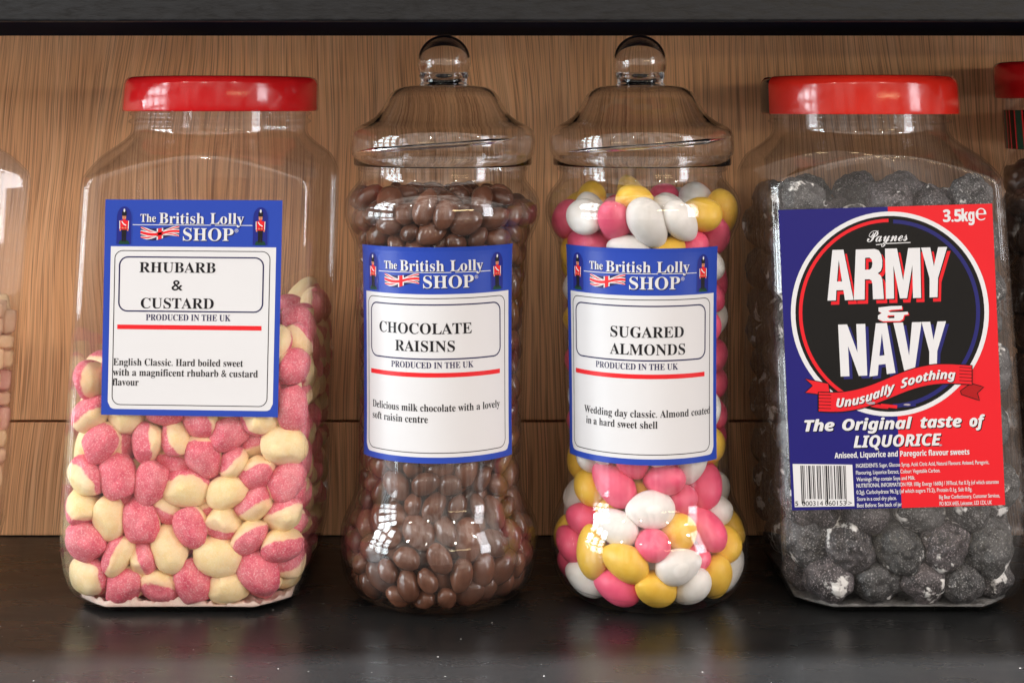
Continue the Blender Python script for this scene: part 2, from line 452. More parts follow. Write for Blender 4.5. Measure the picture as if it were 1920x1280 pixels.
class Print:
    """2D artwork in design units (x right, y down); every shape has an ink and a layer"""
    def __init__(self): self.v, self.f, self.m, self.mats = [], [], [], []
    def ink(self, mat):
        if mat not in self.mats: self.mats.append(mat)
        return self.mats.index(mat)
    def add(self, vs, fs, mat, lev):
        k = self.ink(mat); b = len(self.v)
        self.v += [(x, y, lev) for x, y in vs]
        for q in fs:
            self.f.append(tuple(b+i for i in q)); self.m.append(k)
    def sheet(self, x0, x1, top, bot, mat, lev, nx=48, ny=24):
        """filled area between two curves top(x) and bot(x), as a grid so that it can wrap round a jar"""
        top = top if callable(top) else (lambda x, t=top: t); bot = bot if callable(bot) else (lambda x, t=bot: t)
        xs = [x0+(x1-x0)*i/nx for i in range(nx+1)]
        vs = [(x, top(x)+(bot(x)-top(x))*j/ny) for x in xs for j in range(ny+1)]
        self.add(vs, [(i*(ny+1)+j, i*(ny+1)+j+1, (i+1)*(ny+1)+j+1, (i+1)*(ny+1)+j) for i in range(nx) for j in range(ny)], mat, lev)
    def line(self, pts, w, mat, lev, closed=False, step=6.0):
        """stroke of width w (or list of widths) along pts"""
        P = []
        seq = list(pts)+([pts[0]] if closed else [])
        for a, b in zip(seq, seq[1:]):
            n = max(1, int(math.hypot(b[0]-a[0], b[1]-a[1])/step))
            P += [(a[0]+(b[0]-a[0])*i/n, a[1]+(b[1]-a[1])*i/n) for i in range(n)]
        if not closed: P.append(seq[-1])
        n = len(P); vs = []
        for i, p in enumerate(P):
            a = P[(i-1) % n] if closed or i > 0 else p; b = P[(i+1) % n] if closed or i < n-1 else p
            dx, dy = b[0]-a[0], b[1]-a[1]; l = math.hypot(dx, dy) or 1
            ww = w(i/(n-1)) if callable(w) else w
            nx, ny = -dy/l*ww/2, dx/l*ww/2
            vs += [(p[0]+nx, p[1]+ny), (p[0]-nx, p[1]-ny)]
        fs = [(2*i, 2*i+1, 2*((i+1) % n)+1, 2*((i+1) % n)) for i in range(n if closed else n-1)]
        self.add(vs, fs, mat, lev)
    def round_rect(self, x0, y0, x1, y1, r, w, mat, lev):
        p = []
        for cx, cy, a0 in ((x1-r, y0+r, -90), (x1-r, y1-r, 0), (x0+r, y1-r, 90), (x0+r, y0+r, 180)):
            p += [(cx+r*math.cos(R(a0+15*k)), cy+r*math.sin(R(a0+15*k))) for k in range(7)]
        self.line(p, w, mat, lev, closed=True)
    def poly(self, loops, mat, lev):
        """filled polygon, later loops are holes"""
        if not isinstance(loops[0][0], (list, tuple)): loops = [loops]
        flat = [p for l in loops for p in l]
        tri = tessellate_polygon([[Vector((x, y, 0)) for x, y in l] for l in loops])
        self.add(flat, tri, mat, lev)
    def ellipse(self, cx, cy, rx, ry, mat, lev, n=40, rot=0):
        c, s = math.cos(rot), math.sin(rot)
        self.poly([(cx+rx*math.cos(2*math.pi*k/n)*c-ry*math.sin(2*math.pi*k/n)*s, cy+rx*math.cos(2*math.pi*k/n)*s+ry*math.sin(2*math.pi*k/n)*c) for k in range(n)], mat, lev)
    def text(self, s, x0, x1, base, cap, mat, lev, fat=0.0, angle=0.0, slant=0.0, shear_y=0.0, spacing=1.0, capf=.69):
        """text fitted between x0 and x1 on a baseline, capitals cap high"""
        vs, fs = glyphs(s, 0.0, spacing)
        if not vs: return
        if fat:                       # heavier: the same word printed again a hair to either side
            w = fat*cap/.69
            for k, dx, dy in ((1, -w, 0), (2, w, 0), (3, 0, w*.6), (4, 0, -w*.6)):
                self.text(s, x0+dx, x1+dx, base+dy, cap, mat, lev-.1*k, 0.0, angle, slant, shear_y, spacing, capf)
        a, b = min(v[0] for v in vs), max(v[0] for v in vs)
        sx, sy = (x1-x0)/(b-a), cap/capf
        ca, sa = math.cos(angle), math.sin(angle)
        out = []
        for x, y in vs:
            px, py = (x-a)*sx+slant*y*sy, y*sy
            out.append((x0+px*ca+py*sa, base+px*sa-py*ca))
        self.add(out, fs, mat, lev)
    def build(self, name, place, parent, longest=7.0):
        """wrap the artwork on to the jar; long faces are cut up first so that they follow the curve"""
        points = list(self.v)
        faces, inks = [], []
        for face, ink in zip(self.f, self.m):
            if len(face) > 3 or not longest:
                faces.append(tuple(face)); inks.append(ink)
                continue
            waiting = [face]
            while waiting:
                tri = waiting[-1]
                del waiting[-1]
                sides = [math.hypot(points[tri[i]][0]-points[tri[i-2]][0], points[tri[i]][1]-points[tri[i-2]][1]) for i in range(3)]
                k = sides.index(max(sides))
                if sides[k] <= longest:
                    faces.append(tri); inks.append(ink)
                    continue
                a, b, c = tri[k], tri[k-2], tri[k-1]
                points.append(tuple((points[a][i]+points[b][i])/2 for i in range(3)))
                n = len(points)-1
                waiting.append((a, n, c)); waiting.append((n, b, c))
        return mesh_obj(name, [place(x, y, lev) for x, y, lev in points], faces, self.mats, parent, inks, smooth=False)

def layer(lev): return .00010+lev*.00004      # metres above the jar wall

# ----- the blue sweet-shop label, 330 x 404 design units
LW, LH = 330.0, 404.0
def soldier(cx):
    p = Print(); x0, x1, y0, y1 = cx-14, cx+14, 13, 86
    arch = [(x0, y1), (x1, y1), (x1, 34)]+[(cx+14*math.cos(R(a)), 34-21*math.sin(R(a))) for a in range(0, 181, 15)][1:]
    p.poly(arch, BLUE_D, 2)
    p.line(arch, .8, BLUE, 3, closed=True)
    p.poly([(cx-10, 86), (cx-8, 79), (cx, 76.5), (cx+8, 79), (cx+11, 86)], GREEN, 3)
    p.poly([(cx-4.6, 57), (cx+4.6, 57), (cx+4, 81), (cx+.6, 81), (cx, 66), (cx-.6, 81), (cx-4, 81)], INK, 4)
    p.poly([(cx-5.5, 40), (cx+5.5, 40), (cx+4.6, 58), (cx-4.6, 58)], REDINK, 5)
    p.poly([(cx-9, 41), (cx-5, 40), (cx-5.3, 58), (cx-8.4, 58)], REDINK, 4); p.poly([(cx+9, 41), (cx+5, 40), (cx+5.3, 58), (cx+8.4, 58)], REDINK, 4)
    p.poly([(cx-9, 41), (cx-7.6, 40.6), (cx-7.2, 56), (cx-8.6, 57)], WHITE, 5); p.poly([(cx+9, 41), (cx+7.6, 40.6), (cx+7.2, 56), (cx+8.6, 57)], WHITE, 5)
    p.ellipse(cx-7, 59, 1.4, 1.6, SKIN, 5, 8); p.ellipse(cx+7, 59, 1.4, 1.6, SKIN, 5, 8)
    p.line([(cx-4.5, 42), (cx-1, 47), (cx+4, 50)], 2.0, WHITE, 6); p.line([(cx-4.6, 54.5), (cx+4.6, 54.5)], 1.6, SKIN, 6)
    p.line([(cx, 50), (cx, 57)], .8, INK, 6)
    p.ellipse(cx, 35.5, 3.5, 4.4, SKIN, 4, 14); p.poly([(cx-2.4, 37), (cx+2.4, 37), (cx+1.6, 40), (cx-1.6, 40)], REDINK, 5); p.line([(cx-1.4, 34.5), (cx+1.4, 34.5)], .8, INK, 5)
    p.poly([(cx-3.8, 33), (cx+3.8, 33), (cx+4.2, 24), (cx+2, 20.5), (cx-2, 20.5), (cx-4.2, 24)], INK, 5)
    p.ellipse(cx, 21, 1.7, 3.4, WHITE, 6, 12); p.line([(cx-3.8, 32.4), (cx+3.8, 32.4)], 1.2, SKIN, 6)
    return p

def union_flag():
    """a waving union flag"""
    p = Print(); X0, X1, Y0, Y1 = 67, 139, 52, 76
    def wv(u, v): return (X0+u*(X1-X0), Y0+v*(Y1-Y0)*(.86+.10*math.sin(u*6.0))+2.6*math.sin(u*5.2-.3)*(1)+1.0)
    def strip(a, b, w, mat, lev, n=14):
        dx, dy = (b[0]-a[0])*72, (b[1]-a[1])*24; l = math.hypot(dx, dy); nx, ny = -dy/l*w/2/72, dx/l*w/2/24
        vs = []
        for i in range(n+1):
            t = i/n; x, y = a[0]+(b[0]-a[0])*t, a[1]+(b[1]-a[1])*t
            for s in (1, -1):
                vs.append(wv(min(1, max(0, x+s*nx)), min(1, max(0, y+s*ny))))
        p.add(vs, [(2*i, 2*i+1, 2*i+3, 2*i+2) for i in range(n)], mat, lev)
    strip((0, .5), (1, .5), 24, INK_NAVY, 2)
    strip((0, 0), (1, 1), 6.5, WHITE, 3); strip((0, 1), (1, 0), 6.5, WHITE, 3)
    strip((0, .02), (1, .98), 2.6, REDINK, 4); strip((0, .98), (1, .02), 2.6, REDINK, 4)
    strip((0, .5), (1, .5), 9.5, WHITE, 5); strip((.5, 0), (.5, 1), 12, WHITE, 5)
    strip((0, .5), (1, .5), 5.6, REDINK, 6); strip((.5, 0), (.5, 1), 7, REDINK, 6)
    return p

def shop_label(place, parent, title, blurb):
    """title / blurb: lists of (text, x0, x1, baseline, cap)"""
    s = Print()
    s.sheet(0, LW, 0, LH, BLUE, 0, 64, 48)
    def bot(x):
        r = 13.0; e = min(x-12, 320-x)
        return 393 if e > r else 393-r+math.sqrt(max(0, r*r-(r-e)**2))
    s.sheet(12, 320, 90, bot, WHITE, 1, 64, 40)
    s.round_rect(20, 98, 309, 385, 15, 1.5, INK, 2)
    s.round_rect(29, 110, 297, 212, 16, 2.7, INK_NAVY, 2)
    s.sheet(27, 296, 237.5, 246, REDINK, 2, 48, 2)
    lab = s.build('paper_label', place, parent)
    t = Print()
    t.text(serif('The'), 67.5, 96.5, 44.5, 15.5, INK_NAVY, 2); t.text(serif('The'), 66, 95, 43, 15.5, WHITE, 3)
    for dx, dy, mt, lv in ((1.5, 1.6, INK_NAVY, 2), (0, 0, WHITE, 3)):
        t.text(serif('British'), 101+dx, 185+dx, 46+dy, 21, mt, lv); t.text(serif('Lolly'), 196+dx, 259+dx, 46+dy, 21, mt, lv)
        t.text(serif('SHOP'), 146+dx, 240+dx, 78+dy, 24, mt, lv)
    t.text('\u00ae', 242, 249, 62, 6.5, WHITE, 3)
    t.line([(52, 48.5), (198, 48.5)], 1.3, WHITE, 2.5); t.line([(205, 48.5), (247, 48.5)], 1.3, WHITE, 2.5); t.line([(253, 48.5), (275, 48.5)], 1.3, WHITE, 2.5)
    for a in title: t.text(serif(a[0]), *a[1:], INK, 3, fat=.012 if a[0] == '&' else 0.0)
    t.text(serif('PRODUCED IN THE UK'), 80, 238, 229, 11.6, INK_NAVY, 3)
    for a in blurb: t.text(serif(a[0]), *a[1:], INK, 3)
    t.build('lettering', place, lab)
    soldier(36).build('soldier_emblem', place, lab); soldier(290).build('soldier_emblem', place, lab)
    union_flag().build('flag_emblem', place, lab)
    return lab

# ----- heavy condensed capitals, drawn in a unit box (y up)
HEAVY = {
 'A': [[(0, 0), (.15, 1), (.78, 1), (1, 0), (.67, 0), (.635, .20), (.345, .20), (.32, 0)], [(.375, .37), (.60, .37), (.49, .80)]],
 'R': [[(0, 0), (0, 1), (.72, 1), (.88, .97), (.97, .88), (1, .76), (.985, .64), (.93, .56), (.82, .51), (.93, .46), (.975, .38), (.99, .2), (1, 0), (.64, 0), (.625, .30), (.60, .37), (.52, .40), (.36, .40), (.36, 0)],
       [(.36, .59), (.53, .59), (.61, .63), (.635, .71), (.61, .79), (.53, .83), (.36, .83)]],
 'M': [[(0, 0), (0, 1), (.34, 1), (.50, .36), (.66, 1), (1, 1), (1, 0), (.77, 0), (.77, .66), (.60, 0), (.40, 0), (.23, .66), (.23, 0)]],
 'Y': [[(0, 1), (.35, 1), (.50, .62), (.65, 1), (1, 1), (.68, .38), (.68, 0), (.32, 0), (.32, .38)]],
 'N': [[(0, 0), (0, 1), (.33, 1), (.67, .45), (.67, 1), (1, 1), (1, 0), (.68, 0), (.33, .58), (.33, 0)]],
 'V': [[(0, 1), (.34, 1), (.51, .34), (.66, 1), (1, 1), (.70, 0), (.30, 0)]]}

def heavy(p, ch, quad, mat, lev, dx=0, dy=0):
    """letter stretched into a quad: bottom-left, bottom-right, top-right, top-left"""
    (ax, ay), (bx, by), (cx, cy_), (ex, ey) = quad
    def T(u, v):
        return (ax*(1-u)*(1-v)+bx*u*(1-v)+cx*u*v+ex*(1-u)*v+dx, ay*(1-u)*(1-v)+by*u*(1-v)+cy_*u*v+ey*(1-u)*v+dy)
    p.poly([[T(u, v) for u, v in l] for l in HEAVY[ch]], mat, lev)

def army_label(place, parent):
    """drawn in its own units (one unit = one 1920th of the scene's width)"""
    s = Print()
    TL, TR, BR, BL = (1457, 394), (1860, 382), (1884, 946), (1484, 957)
    ST, SB = (1663, 388), (1690, 952)
    def quad(a, b, c, d, mat, lev, n=12):
        vs = [tuple(a[k]*(1-i/n)*(1-j/n)+b[k]*(i/n)*(1-j/n)+c[k]*(i/n)*(j/n)+d[k]*(1-i/n)*(j/n) for k in (0, 1)) for i in range(n+1) for j in range(n+1)]
        s.add(vs, [(i*(n+1)+j, i*(n+1)+j+1, (i+1)*(n+1)+j+1, (i+1)*(n+1)+j) for i in range(n) for j in range(n)], mat, lev)
    quad(TL, ST, SB, BL, A_NAVY, 0); quad(ST, TR, BR, SB, A_RED, 0)
    CX, CY = 1667.5, 591.5
    s.ellipse(CX, CY, 180, 188, A_BLACK, 1, 96)
    def arc(a0, a1, rx, ry, w, mat, lev):
        n = max(8, int(abs(a1-a0)/4))
        s.line([(CX+rx*math.cos(R(a0+(a1-a0)*i/n)), CY+ry*math.sin(R(a0+(a1-a0)*i/n))) for i in range(n+1)], w, mat, lev)
    arc(0, 360, 182, 190, 8.5, WHITE, 2)
    arc(91, 269, 168, 177, 6.5, A_RED, 2); arc(-88, 88, 166, 175, 7.5, A_NAVY_RING, 2)
    # ribbon
    def mid(t): return (1533+t*(1822-1533), 757-50*t+11*math.sin(t*2*math.pi+.25))
    rib = [mid(i/24) for i in range(25)]
    up = [(x, y-21+4*abs(i/24-.5)) for i, (x, y) in enumerate(rib)]; dn = [(x, y+19-4*abs(i/24-.5)) for i, (x, y) in enumerate(rib)]
    s.poly([(1508, 716), (1552, 725), (1556, 748), (1508, 742), (1522, 729)], A_RED, 3); s.line([(1508, 716), (1552, 725), (1556, 748), (1508, 742), (1522, 729)], 1.4, A_BLACK, 4, closed=True)
    s.poly([(1800, 738), (1820, 724), (1844, 731), (1832, 742), (1836, 756), (1802, 745)], A_REDD, 3); s.line([(1800, 738), (1820, 724), (1844, 731), (1832, 742), (1836, 756), (1802, 745)], 1.4, A_BLACK, 4, closed=True)
    vs = [q for ab in zip(up, dn) for q in ab]
    s.add(vs, [(2*i, 2*i+1, 2*i+3, 2*i+2) for i in range(24)], A_RED, 5)
    s.line(up+dn[::-1], 1.7, A_BLACK, 6, closed=True)
    for k in range(5):
        f = .14+k*.17
        for i0, i1 in ((0, 2), (22, 24)):
            s.line([(up[i][0]*(1-f)+dn[i][0]*f, up[i][1]*(1-f)+dn[i][1]*f) for i in range(i0, i1+1)], 1.2, A_BLACK, 6)
    s.line([(1650, 765), (1681, 768)], 6, A_RED, 6); s.line([(1693, 766), (1716, 764)], 5, A_NAVY_RING, 6)
    # worn patches of print
    for x, y, w, h in ((1632, 761, 11, 3.4), (1700, 764, 8, 2.4), (1762, 838, 4, 2)):
        s.poly([(x+w*(.6+.4*random.random())*math.cos(a*.7), y+h*(.6+.4*random.random())*math.sin(a*.7)) for a in range(9)], A_GREY, 7)
    # barcode
    q = [(1485, 873), (1597, 874), (1601, 949), (1489, 951)]
    s.poly(q, WHITE, 2)
    bars = [2, 1, 2, 1, 1, 3, 1, 2, 3, 1, 1, 2, 2, 1, 1, 3, 2, 1, 1, 1, 2, 3, 1, 2, 1, 1, 3, 1, 2, 2, 1, 1, 1, 3, 2, 2, 1, 1, 2, 1, 3, 1, 1, 2, 2, 1, 1, 1]
    x = 0.0; tot = sum(bars)
    for i, w in enumerate(bars):
        if i % 2 == 0:
            f0, f1 = x/tot, (x+w*.92)/tot
            yb = 945 if i in (0, 2, 24, 26, 46) else 936.5
            s.poly([(1499.5+86*f0, 876), (1499.5+86*f1, 876), (1502+86*f1, yb), (1502+86*f0, yb)], INK, 3)
        x += w
    lab = s.build('paper_label', place, parent, 0)
    t = Print()
    an = -R(1.75)
    def L(s_, x0, x1, base, cap, mat=WHITE, lev=3, fat=0, slant=0, **k): t.text(s_, x0, x1, base, cap, mat, lev, fat=fat, angle=an, slant=slant, **k)
    t.text(sans_bold('5'), 1490, 1495.5, 948.8, 8, INK, 3); t.text('000314', 1503, 1542, 948.8, 8.5, INK, 3, angle=-R(.8), fat=.006); t.text('060153', 1546, 1585, 948, 8.5, INK, 3, angle=-R(.8), fat=.006); t.text('>', 1589, 1596, 947.6, 8.5, INK, 3)
    L(sans_bold('3.5'), 1768, 1802, 417.5, 22.5, fat=.022); L(sans_bold('kg'), 1803, 1826, 416.5, 22.5, fat=.022); L('\u212e', 1829, 1849, 414.5, 30, fat=.004)
    L(script('Paynes'), 1624, 1700, 456.5, 24, fat=-.004, slant=.12)
    t.line([(1641, 462), (1660, 459.5), (1706, 457.5)], 1.6, WHITE, 3)
    base_a, top_a = (567.5, 561), (471, 466)
    for mat, lev, dx, dy in ((A_RED, 2.2, 6.5, 8), (A_BLACK, 2.6, 1.8, 2), (WHITE, 3, 0, 0)):
        heavy(t, 'A', [(1550, 569), (1599, 567.5), (1587, 471), (1554, 472)], mat, lev, dx, dy)
        heavy(t, 'R', [(1599.5, 567.4), (1656, 565.8), (1652, 469.5), (1603, 471)], mat, lev, dx, dy)
        heavy(t, 'M', [(1660, 565.6), (1726, 563.6), (1724, 467.6), (1658, 469.4)], mat, lev, dx, dy)
        heavy(t, 'Y', [(1729, 563.4), (1770, 562), (1775, 466), (1726, 467.5)], mat, lev, dx, dy)
    # the ampersand: two bowls and a flag
    for mat, lev, d in ((A_RED, 2.2, 2.0), (WHITE, 3, 0)):
        a = [(1646, 582), (1668, 579.5), (1690, 578.8), (1690, 585), (1670, 586.5), (1664, 588.5), (1668, 591), (1688, 590.8), (1701, 590), (1702, 595), (1694, 596), (1692, 604), (1686, 607.5), (1654, 608), (1645, 604), (1645, 597), (1652, 592.5), (1646, 589)]
        t.poly([[(x+d, y+d) for x, y in a], [(x+d, y+d) for x, y in [(1664, 597), (1676, 596.6), (1676, 602), (1666, 602.4), (1662, 600)]]], mat, lev)
    for mat, lev, dx, dy in ((A_NAVY_RING, 2.2, 6, 5), (WHITE, 3, 0, 0)):
        heavy(t, 'N', [(1575, 712), (1625, 710), (1621, 613), (1570, 614.5)], mat, lev, dx, dy)
        heavy(t, 'A', [(1629, 712), (1678, 705), (1669, 611), (1636, 612)], mat, lev, dx, dy)
        heavy(t, 'V', [(1682, 706), (1727, 704), (1727, 609.5), (1674, 611)], mat, lev, dx, dy)
        heavy(t, 'Y', [(1729, 701), (1768, 697), (1773, 608), (1727, 609.4)], mat, lev, dx, dy)
    # words along the ribbon
    def on_ribbon(word, x0, x1, base_fn, cap):
        vs, fs = glyphs(sans_bi(word), 0.0, 1.0)
        a, b = min(v[0] for v in vs), max(v[0] for v in vs)
        for mat, lev, dx, dy in ((A_BLACK, 7, 1.6, 1.6), (WHITE, 8, 0, 0), (WHITE, 8.3, .5, .2), (WHITE, 8.6, -.4, -.3)):
            out = [(x0+(x-a)/(b-a)*(x1-x0)+dx, base_fn(x0+(x-a)/(b-a)*(x1-x0))-y*cap/.69+dy) for x, y in vs]
            t.add(out, fs, mat, lev)
    def rb(x):
        tt = (x-1533)/(1822-1533); return mid(tt)[1]+8.5
    on_ribbon('Unusually', 1567, 1676, rb, 15.5); on_ribbon('Soothing', 1688, 1790, rb, 15.5)
    for mat, lev, d in ((A_BLACK, 2, 1.6), (WHITE, 3, 0)):
        L(sans_bi('The'), 1508+d, 1563+d, 813.5+d, 19.5, mat, lev, .03); L(sans_bi('Original'), 1579+d, 1709+d, 811.5+d, 19.5, mat, lev, .03)
        L(sans_bi('taste'), 1726+d, 1802+d, 806.5+d, 19.5, mat, lev, .03); L(sans_bi('of'), 1818+d, 1846+d, 804+d, 19.5, mat, lev, .03)
        L(sans_bi('LIQUORICE'), 1600+d, 1764+d, 843+d, 20.5, mat, lev, .02)
    L(sans_bold('Aniseed, Liquorice and Paregoric flavour sweets'), 1564, 1817, 862.5, 9.6, fat=.012)
    for s_, x0, x1, b_ in (('INGREDIENTS: Sugar, Glucose Syrup, Acid: Citric Acid, Natural Flavours: Aniseed, Paregoric,', 1604, 1854, 879.5),
                        ('Flavouring, Liquorice Extract, Colour: Vegetable Carbon.', 1604, 1762, 892),
                        ('Warnings: May contain Soya and Milk.', 1605, 1715, 904),
                        ('NUTRITIONAL INFORMATION PER 100g: Energy 1660kJ / 397kcal, Fat 0.7g (of which saturates', 1605, 1872, 915.5),
                        ('0.2g), Carbohydrate 96.3g (of which sugars 73.2), Protein 0.1g, Salt 0.0g.', 1605, 1822, 927.5),
                        ('Store in a cool dry place.', 1606, 1680, 939.5), ('Best Before: See back of jar', 1606, 1690, 951),
                        ('Big Bear Confectionery, Customer Services,', 1760, 1874, 935.5), ('PO BOX 6455, Leicester, LE3 1ZX, UK', 1761, 1859, 947.5)):
        L(s_, x0, x1, b_, 7.0, fat=.012)
    t.build('lettering', place, lab)
    return lab
# ---------------------------------------------------------------- setting: lower shelf, oak back, shelf above
def box(name, x0, x1, y0, y1, z0, z1, mat, bev=0.0, parent=None, seg=2):
    bm = bmesh.new(); bmesh.ops.create_cube(bm, size=1)
    for v in bm.verts: v.co = Vector(((x0+x1)/2+v.co.x*(x1-x0), (y0+y1)/2+v.co.y*(y1-y0), (z0+z1)/2+v.co.z*(z1-z0)))
    if bev: bmesh.ops.bevel(bm, geom=bm.edges[:], offset=bev, segments=seg, affect='EDGES', profile=.5)
    me = bpy.data.meshes.new(name); bm.to_mesh(me); bm.free(); me.materials.append(mat)
    o = bpy.data.objects.new(name, me); COL.objects.link(o)
    if parent: o.parent = parent
    return o

SEAM_Z = .0506
tag(box('shelf', -.75, .75, -.235, .02, -.03, 0, LAMINATE, .0015), 'black speckled laminate shelf the jars of sweets stand on', kind='structure')
tag(box('wall', -.75, .75, .0, .018, SEAM_Z+.0005, .30, OAK_A, .0005), 'upper oak veneer board behind the jars, above the seam', kind='structure')
tag(box('wall', -.75, .75, .0, .018, .0003, SEAM_Z-.0005, OAK_B, .0005), 'lower oak veneer board behind the jars, below the seam', kind='structure')
tag(box('wall', -.75, .75, .0185, .03, .0, .30, SEAM), 'dark cabinet back behind the oak boards', kind='structure')
tag(box('ceiling', -.75, .75, -.1462, -.0005, .2332, .262, NAVY_EDGE, .0008), 'navy black underside of the shelf above the jars', kind='structure')
tag(box('ceiling', -.75, .75, -.1500, -.1466, .2322, .265, STEEL, .0012, seg=3), 'dark grey front lip of the shelf above the jars', kind='structure')

# ---------------------------------------------------------------- jars
def square_shell(grow=0.0, soft=.0022, z0=.0005, z1=.1895, nz=210, nphi=432):
    v, f = [], []
    zs = [z0+(z1-z0)*(i/nz) for i in range(nz+1)]
    zs = [z0+(.004-z0)*i/6 for i in range(6)]+[.004+(z1-.004)*i/nz for i in range(nz+1)]
    for z in zs:
        for k in range(nphi):
            p = 2*math.pi*k/nphi; r = square_radius(p, z, grow, soft)
            v.append((r*math.cos(p), r*math.sin(p), z))
    for i in range(len(zs)-1):
        for k in range(nphi):
            k2 = (k+1) % nphi
            f.append((i*nphi+k, i*nphi+k2, (i+1)*nphi+k2, (i+1)*nphi+k))
    return v, f, len(zs), nphi

def join(parts):
    v, f = [], []
    for pv, pf in parts:
        b = len(v); v += list(pv); f += [tuple(b+i for i in q) for q in pf]
    return v, f

NECK = [(.0396, .1895), (.0396, .1905), (.0412, .1912), (.0412, .1920), (.0398, .1928), (.0398, .1940), (.0408, .1946), (.0410, .1954), (.0400, .1960), (.0400, .2085), (.0386, .2090)]
NECK_IN = [(.0386, .2090), (.0386, .1895)]

def square_jar_body(parent, soft):
    ov, of, n, m = square_shell(0, soft)
    iv, if_, n2, _ = square_shell(-.0011, soft, .0022)
    if_ = [q[::-1] for q in if_]
    # floors
    c = len(ov); ov.append((0, 0, .0022)); rim = [(0.86*x, .86*y, .0010) for x, y, z in ov[:m]]
    b = len(ov); ov += rim
    of += [(k, b+k, b+(k+1) % m, (k+1) % m) for k in range(m)]+[(c, b+(k+1) % m, b+k) for k in range(m)]
    c2 = len(iv); iv.append((0, 0, .0034)); if_ += [(c2, k, (k+1) % m) for k in range(m)]
    nv, nf = lathe(NECK, 160); mv, mf = lathe(NECK_IN[::-1], 160); mf = [q[::-1] for q in mf]
    v, f = join([(ov, of), (iv, if_), (nv, nf), (mv, mf)])
    return mesh_obj('jar_body', v, f, PET, parent)

def screw_lid(parent, z0, z1, r, mat, wrap=None):
    h = z1-z0
    pts = [(0, z1-.0012), (r*.80, z1-.0012), (r*.86, z1-.0004), (r-.0032, z1), (r-.0016, z1-.0004), (r-.0005, z1-.0015), (r, z1-.0032), (r+.0001, z0+h*.5), (r+.0003, z0+.0008), (r, z0), (r-.0014, z0), (r-.0014, z1-.004), (0, z1-.004)]
    v, f = lathe(pts[::-1], 160)
    return mesh_obj('screw_lid', v, f, mat, parent)

def square_jar(name, loc, yaw, label, lid_z=(.1961, .2113), lid_mat=None, soft=.0040):
    root = tag(empty(name, loc, yaw), label, 'sweet jar')
    square_jar_body(root, soft)
    screw_lid(root, lid_z[0], lid_z[1], .0441, lid_mat or RED_LID)
    return root

def on_flat(corners, y):
    # a label glued on the flat middle of a front wall
    def place(u, v, lev):
        (ax, az), (bx, bz), (cx, cz), (dx, dz) = corners
        return (ax*(1-u)*(1-v)+bx*u*(1-v)+cx*u*v+dx*(1-u)*v, y-layer(lev), az*(1-u)*(1-v)+bz*u*(1-v)+cz*u*v+dz*(1-u)*v)
    return place

def on_square(corners):
    """label corners (x, z) on the front flat of a square jar -> placing function for unit coordinates u, v"""
    def place(u, v, lev):
        (ax, az), (bx, bz), (cx, cz), (dx, dz) = corners      # TL TR BR BL
        x = ax*(1-u)*(1-v)+bx*u*(1-v)+cx*u*v+dx*(1-u)*v
        z = az*(1-u)*(1-v)+bz*u*(1-v)+cz*u*v+dz*(1-u)*v
        y = -.05
        for _ in range(5):
            r = square_radius(math.atan2(y, x), z)
            y = -math.sqrt(max(1e-6, r*r-x*x))
        return (x, y-layer(lev), z)
    return place

SQ_Y = -.069
RX, AX = -.1340, .1596
rhubarb_jar = square_jar('rhubarb_sweet_jar', (RX, SQ_Y, 0), 0.0, 'square clear red-lidded jar with a RHUBARB & CUSTARD label, pink and cream sweets inside')
pl = on_flat([(-.1719-RX, .1600), (-.0970-RX, .1596), (-.0959-RX, .0745), (-.1684-RX, .0755)], -.05021)
shop_label(lambda x, y, l: pl(x/LW, y/LH, l), rhubarb_jar,
           [('RHUBARB', 66, 208, 139, 19.5), ('&', 127, 147, 172.5, 19.5), ('CUSTARD', 70, 206, 206.5, 19.5)],
           [('English Classic. Hard boiled sweet', 21, 263, 313, 13), ('with a magnificent rhubarb & custard', 20.5, 291, 332, 13), ('flavour', 20.5, 69, 350, 13)])

army_jar = square_jar('liquorice_sweet_jar', (AX, SQ_Y, 0), 0.0, 'square clear jar with a navy and red ARMY & NAVY label, black sugared sweets inside',
                      (.1952, .2106), DARK_LID, .0022)
# the red wrap round the dark lid, open at its left end
def lid_wrap(parent, r, z0, z1, a0, a1):
    v, f = [], []; n = 150
    prof = [(r*.80, z1+.0001), (r-.003, z1+.0010), (r-.0012, z1+.0006), (r+.0003, z1-.0012), (r+.0007, z1-.003), (r+.0008, z0+.001), (r+.0006, z0-.0003)]
    for i in range(n+1):
        a = R(a0+(a1-a0)*i/n)
        v += [(q*math.cos(a), q*math.sin(a), z) for q, z in prof]
    m = len(prof)
    f = [(i*m+j, i*m+j+1, (i+1)*m+j+1, (i+1)*m+j) for i in range(n) for j in range(m-1)]
    o = mesh_obj('red_lid_wrap', v, f, RED_WRAP, parent)
    return o
lid_wrap(army_jar, .0441, .1952, .2106, 196, 196+325)

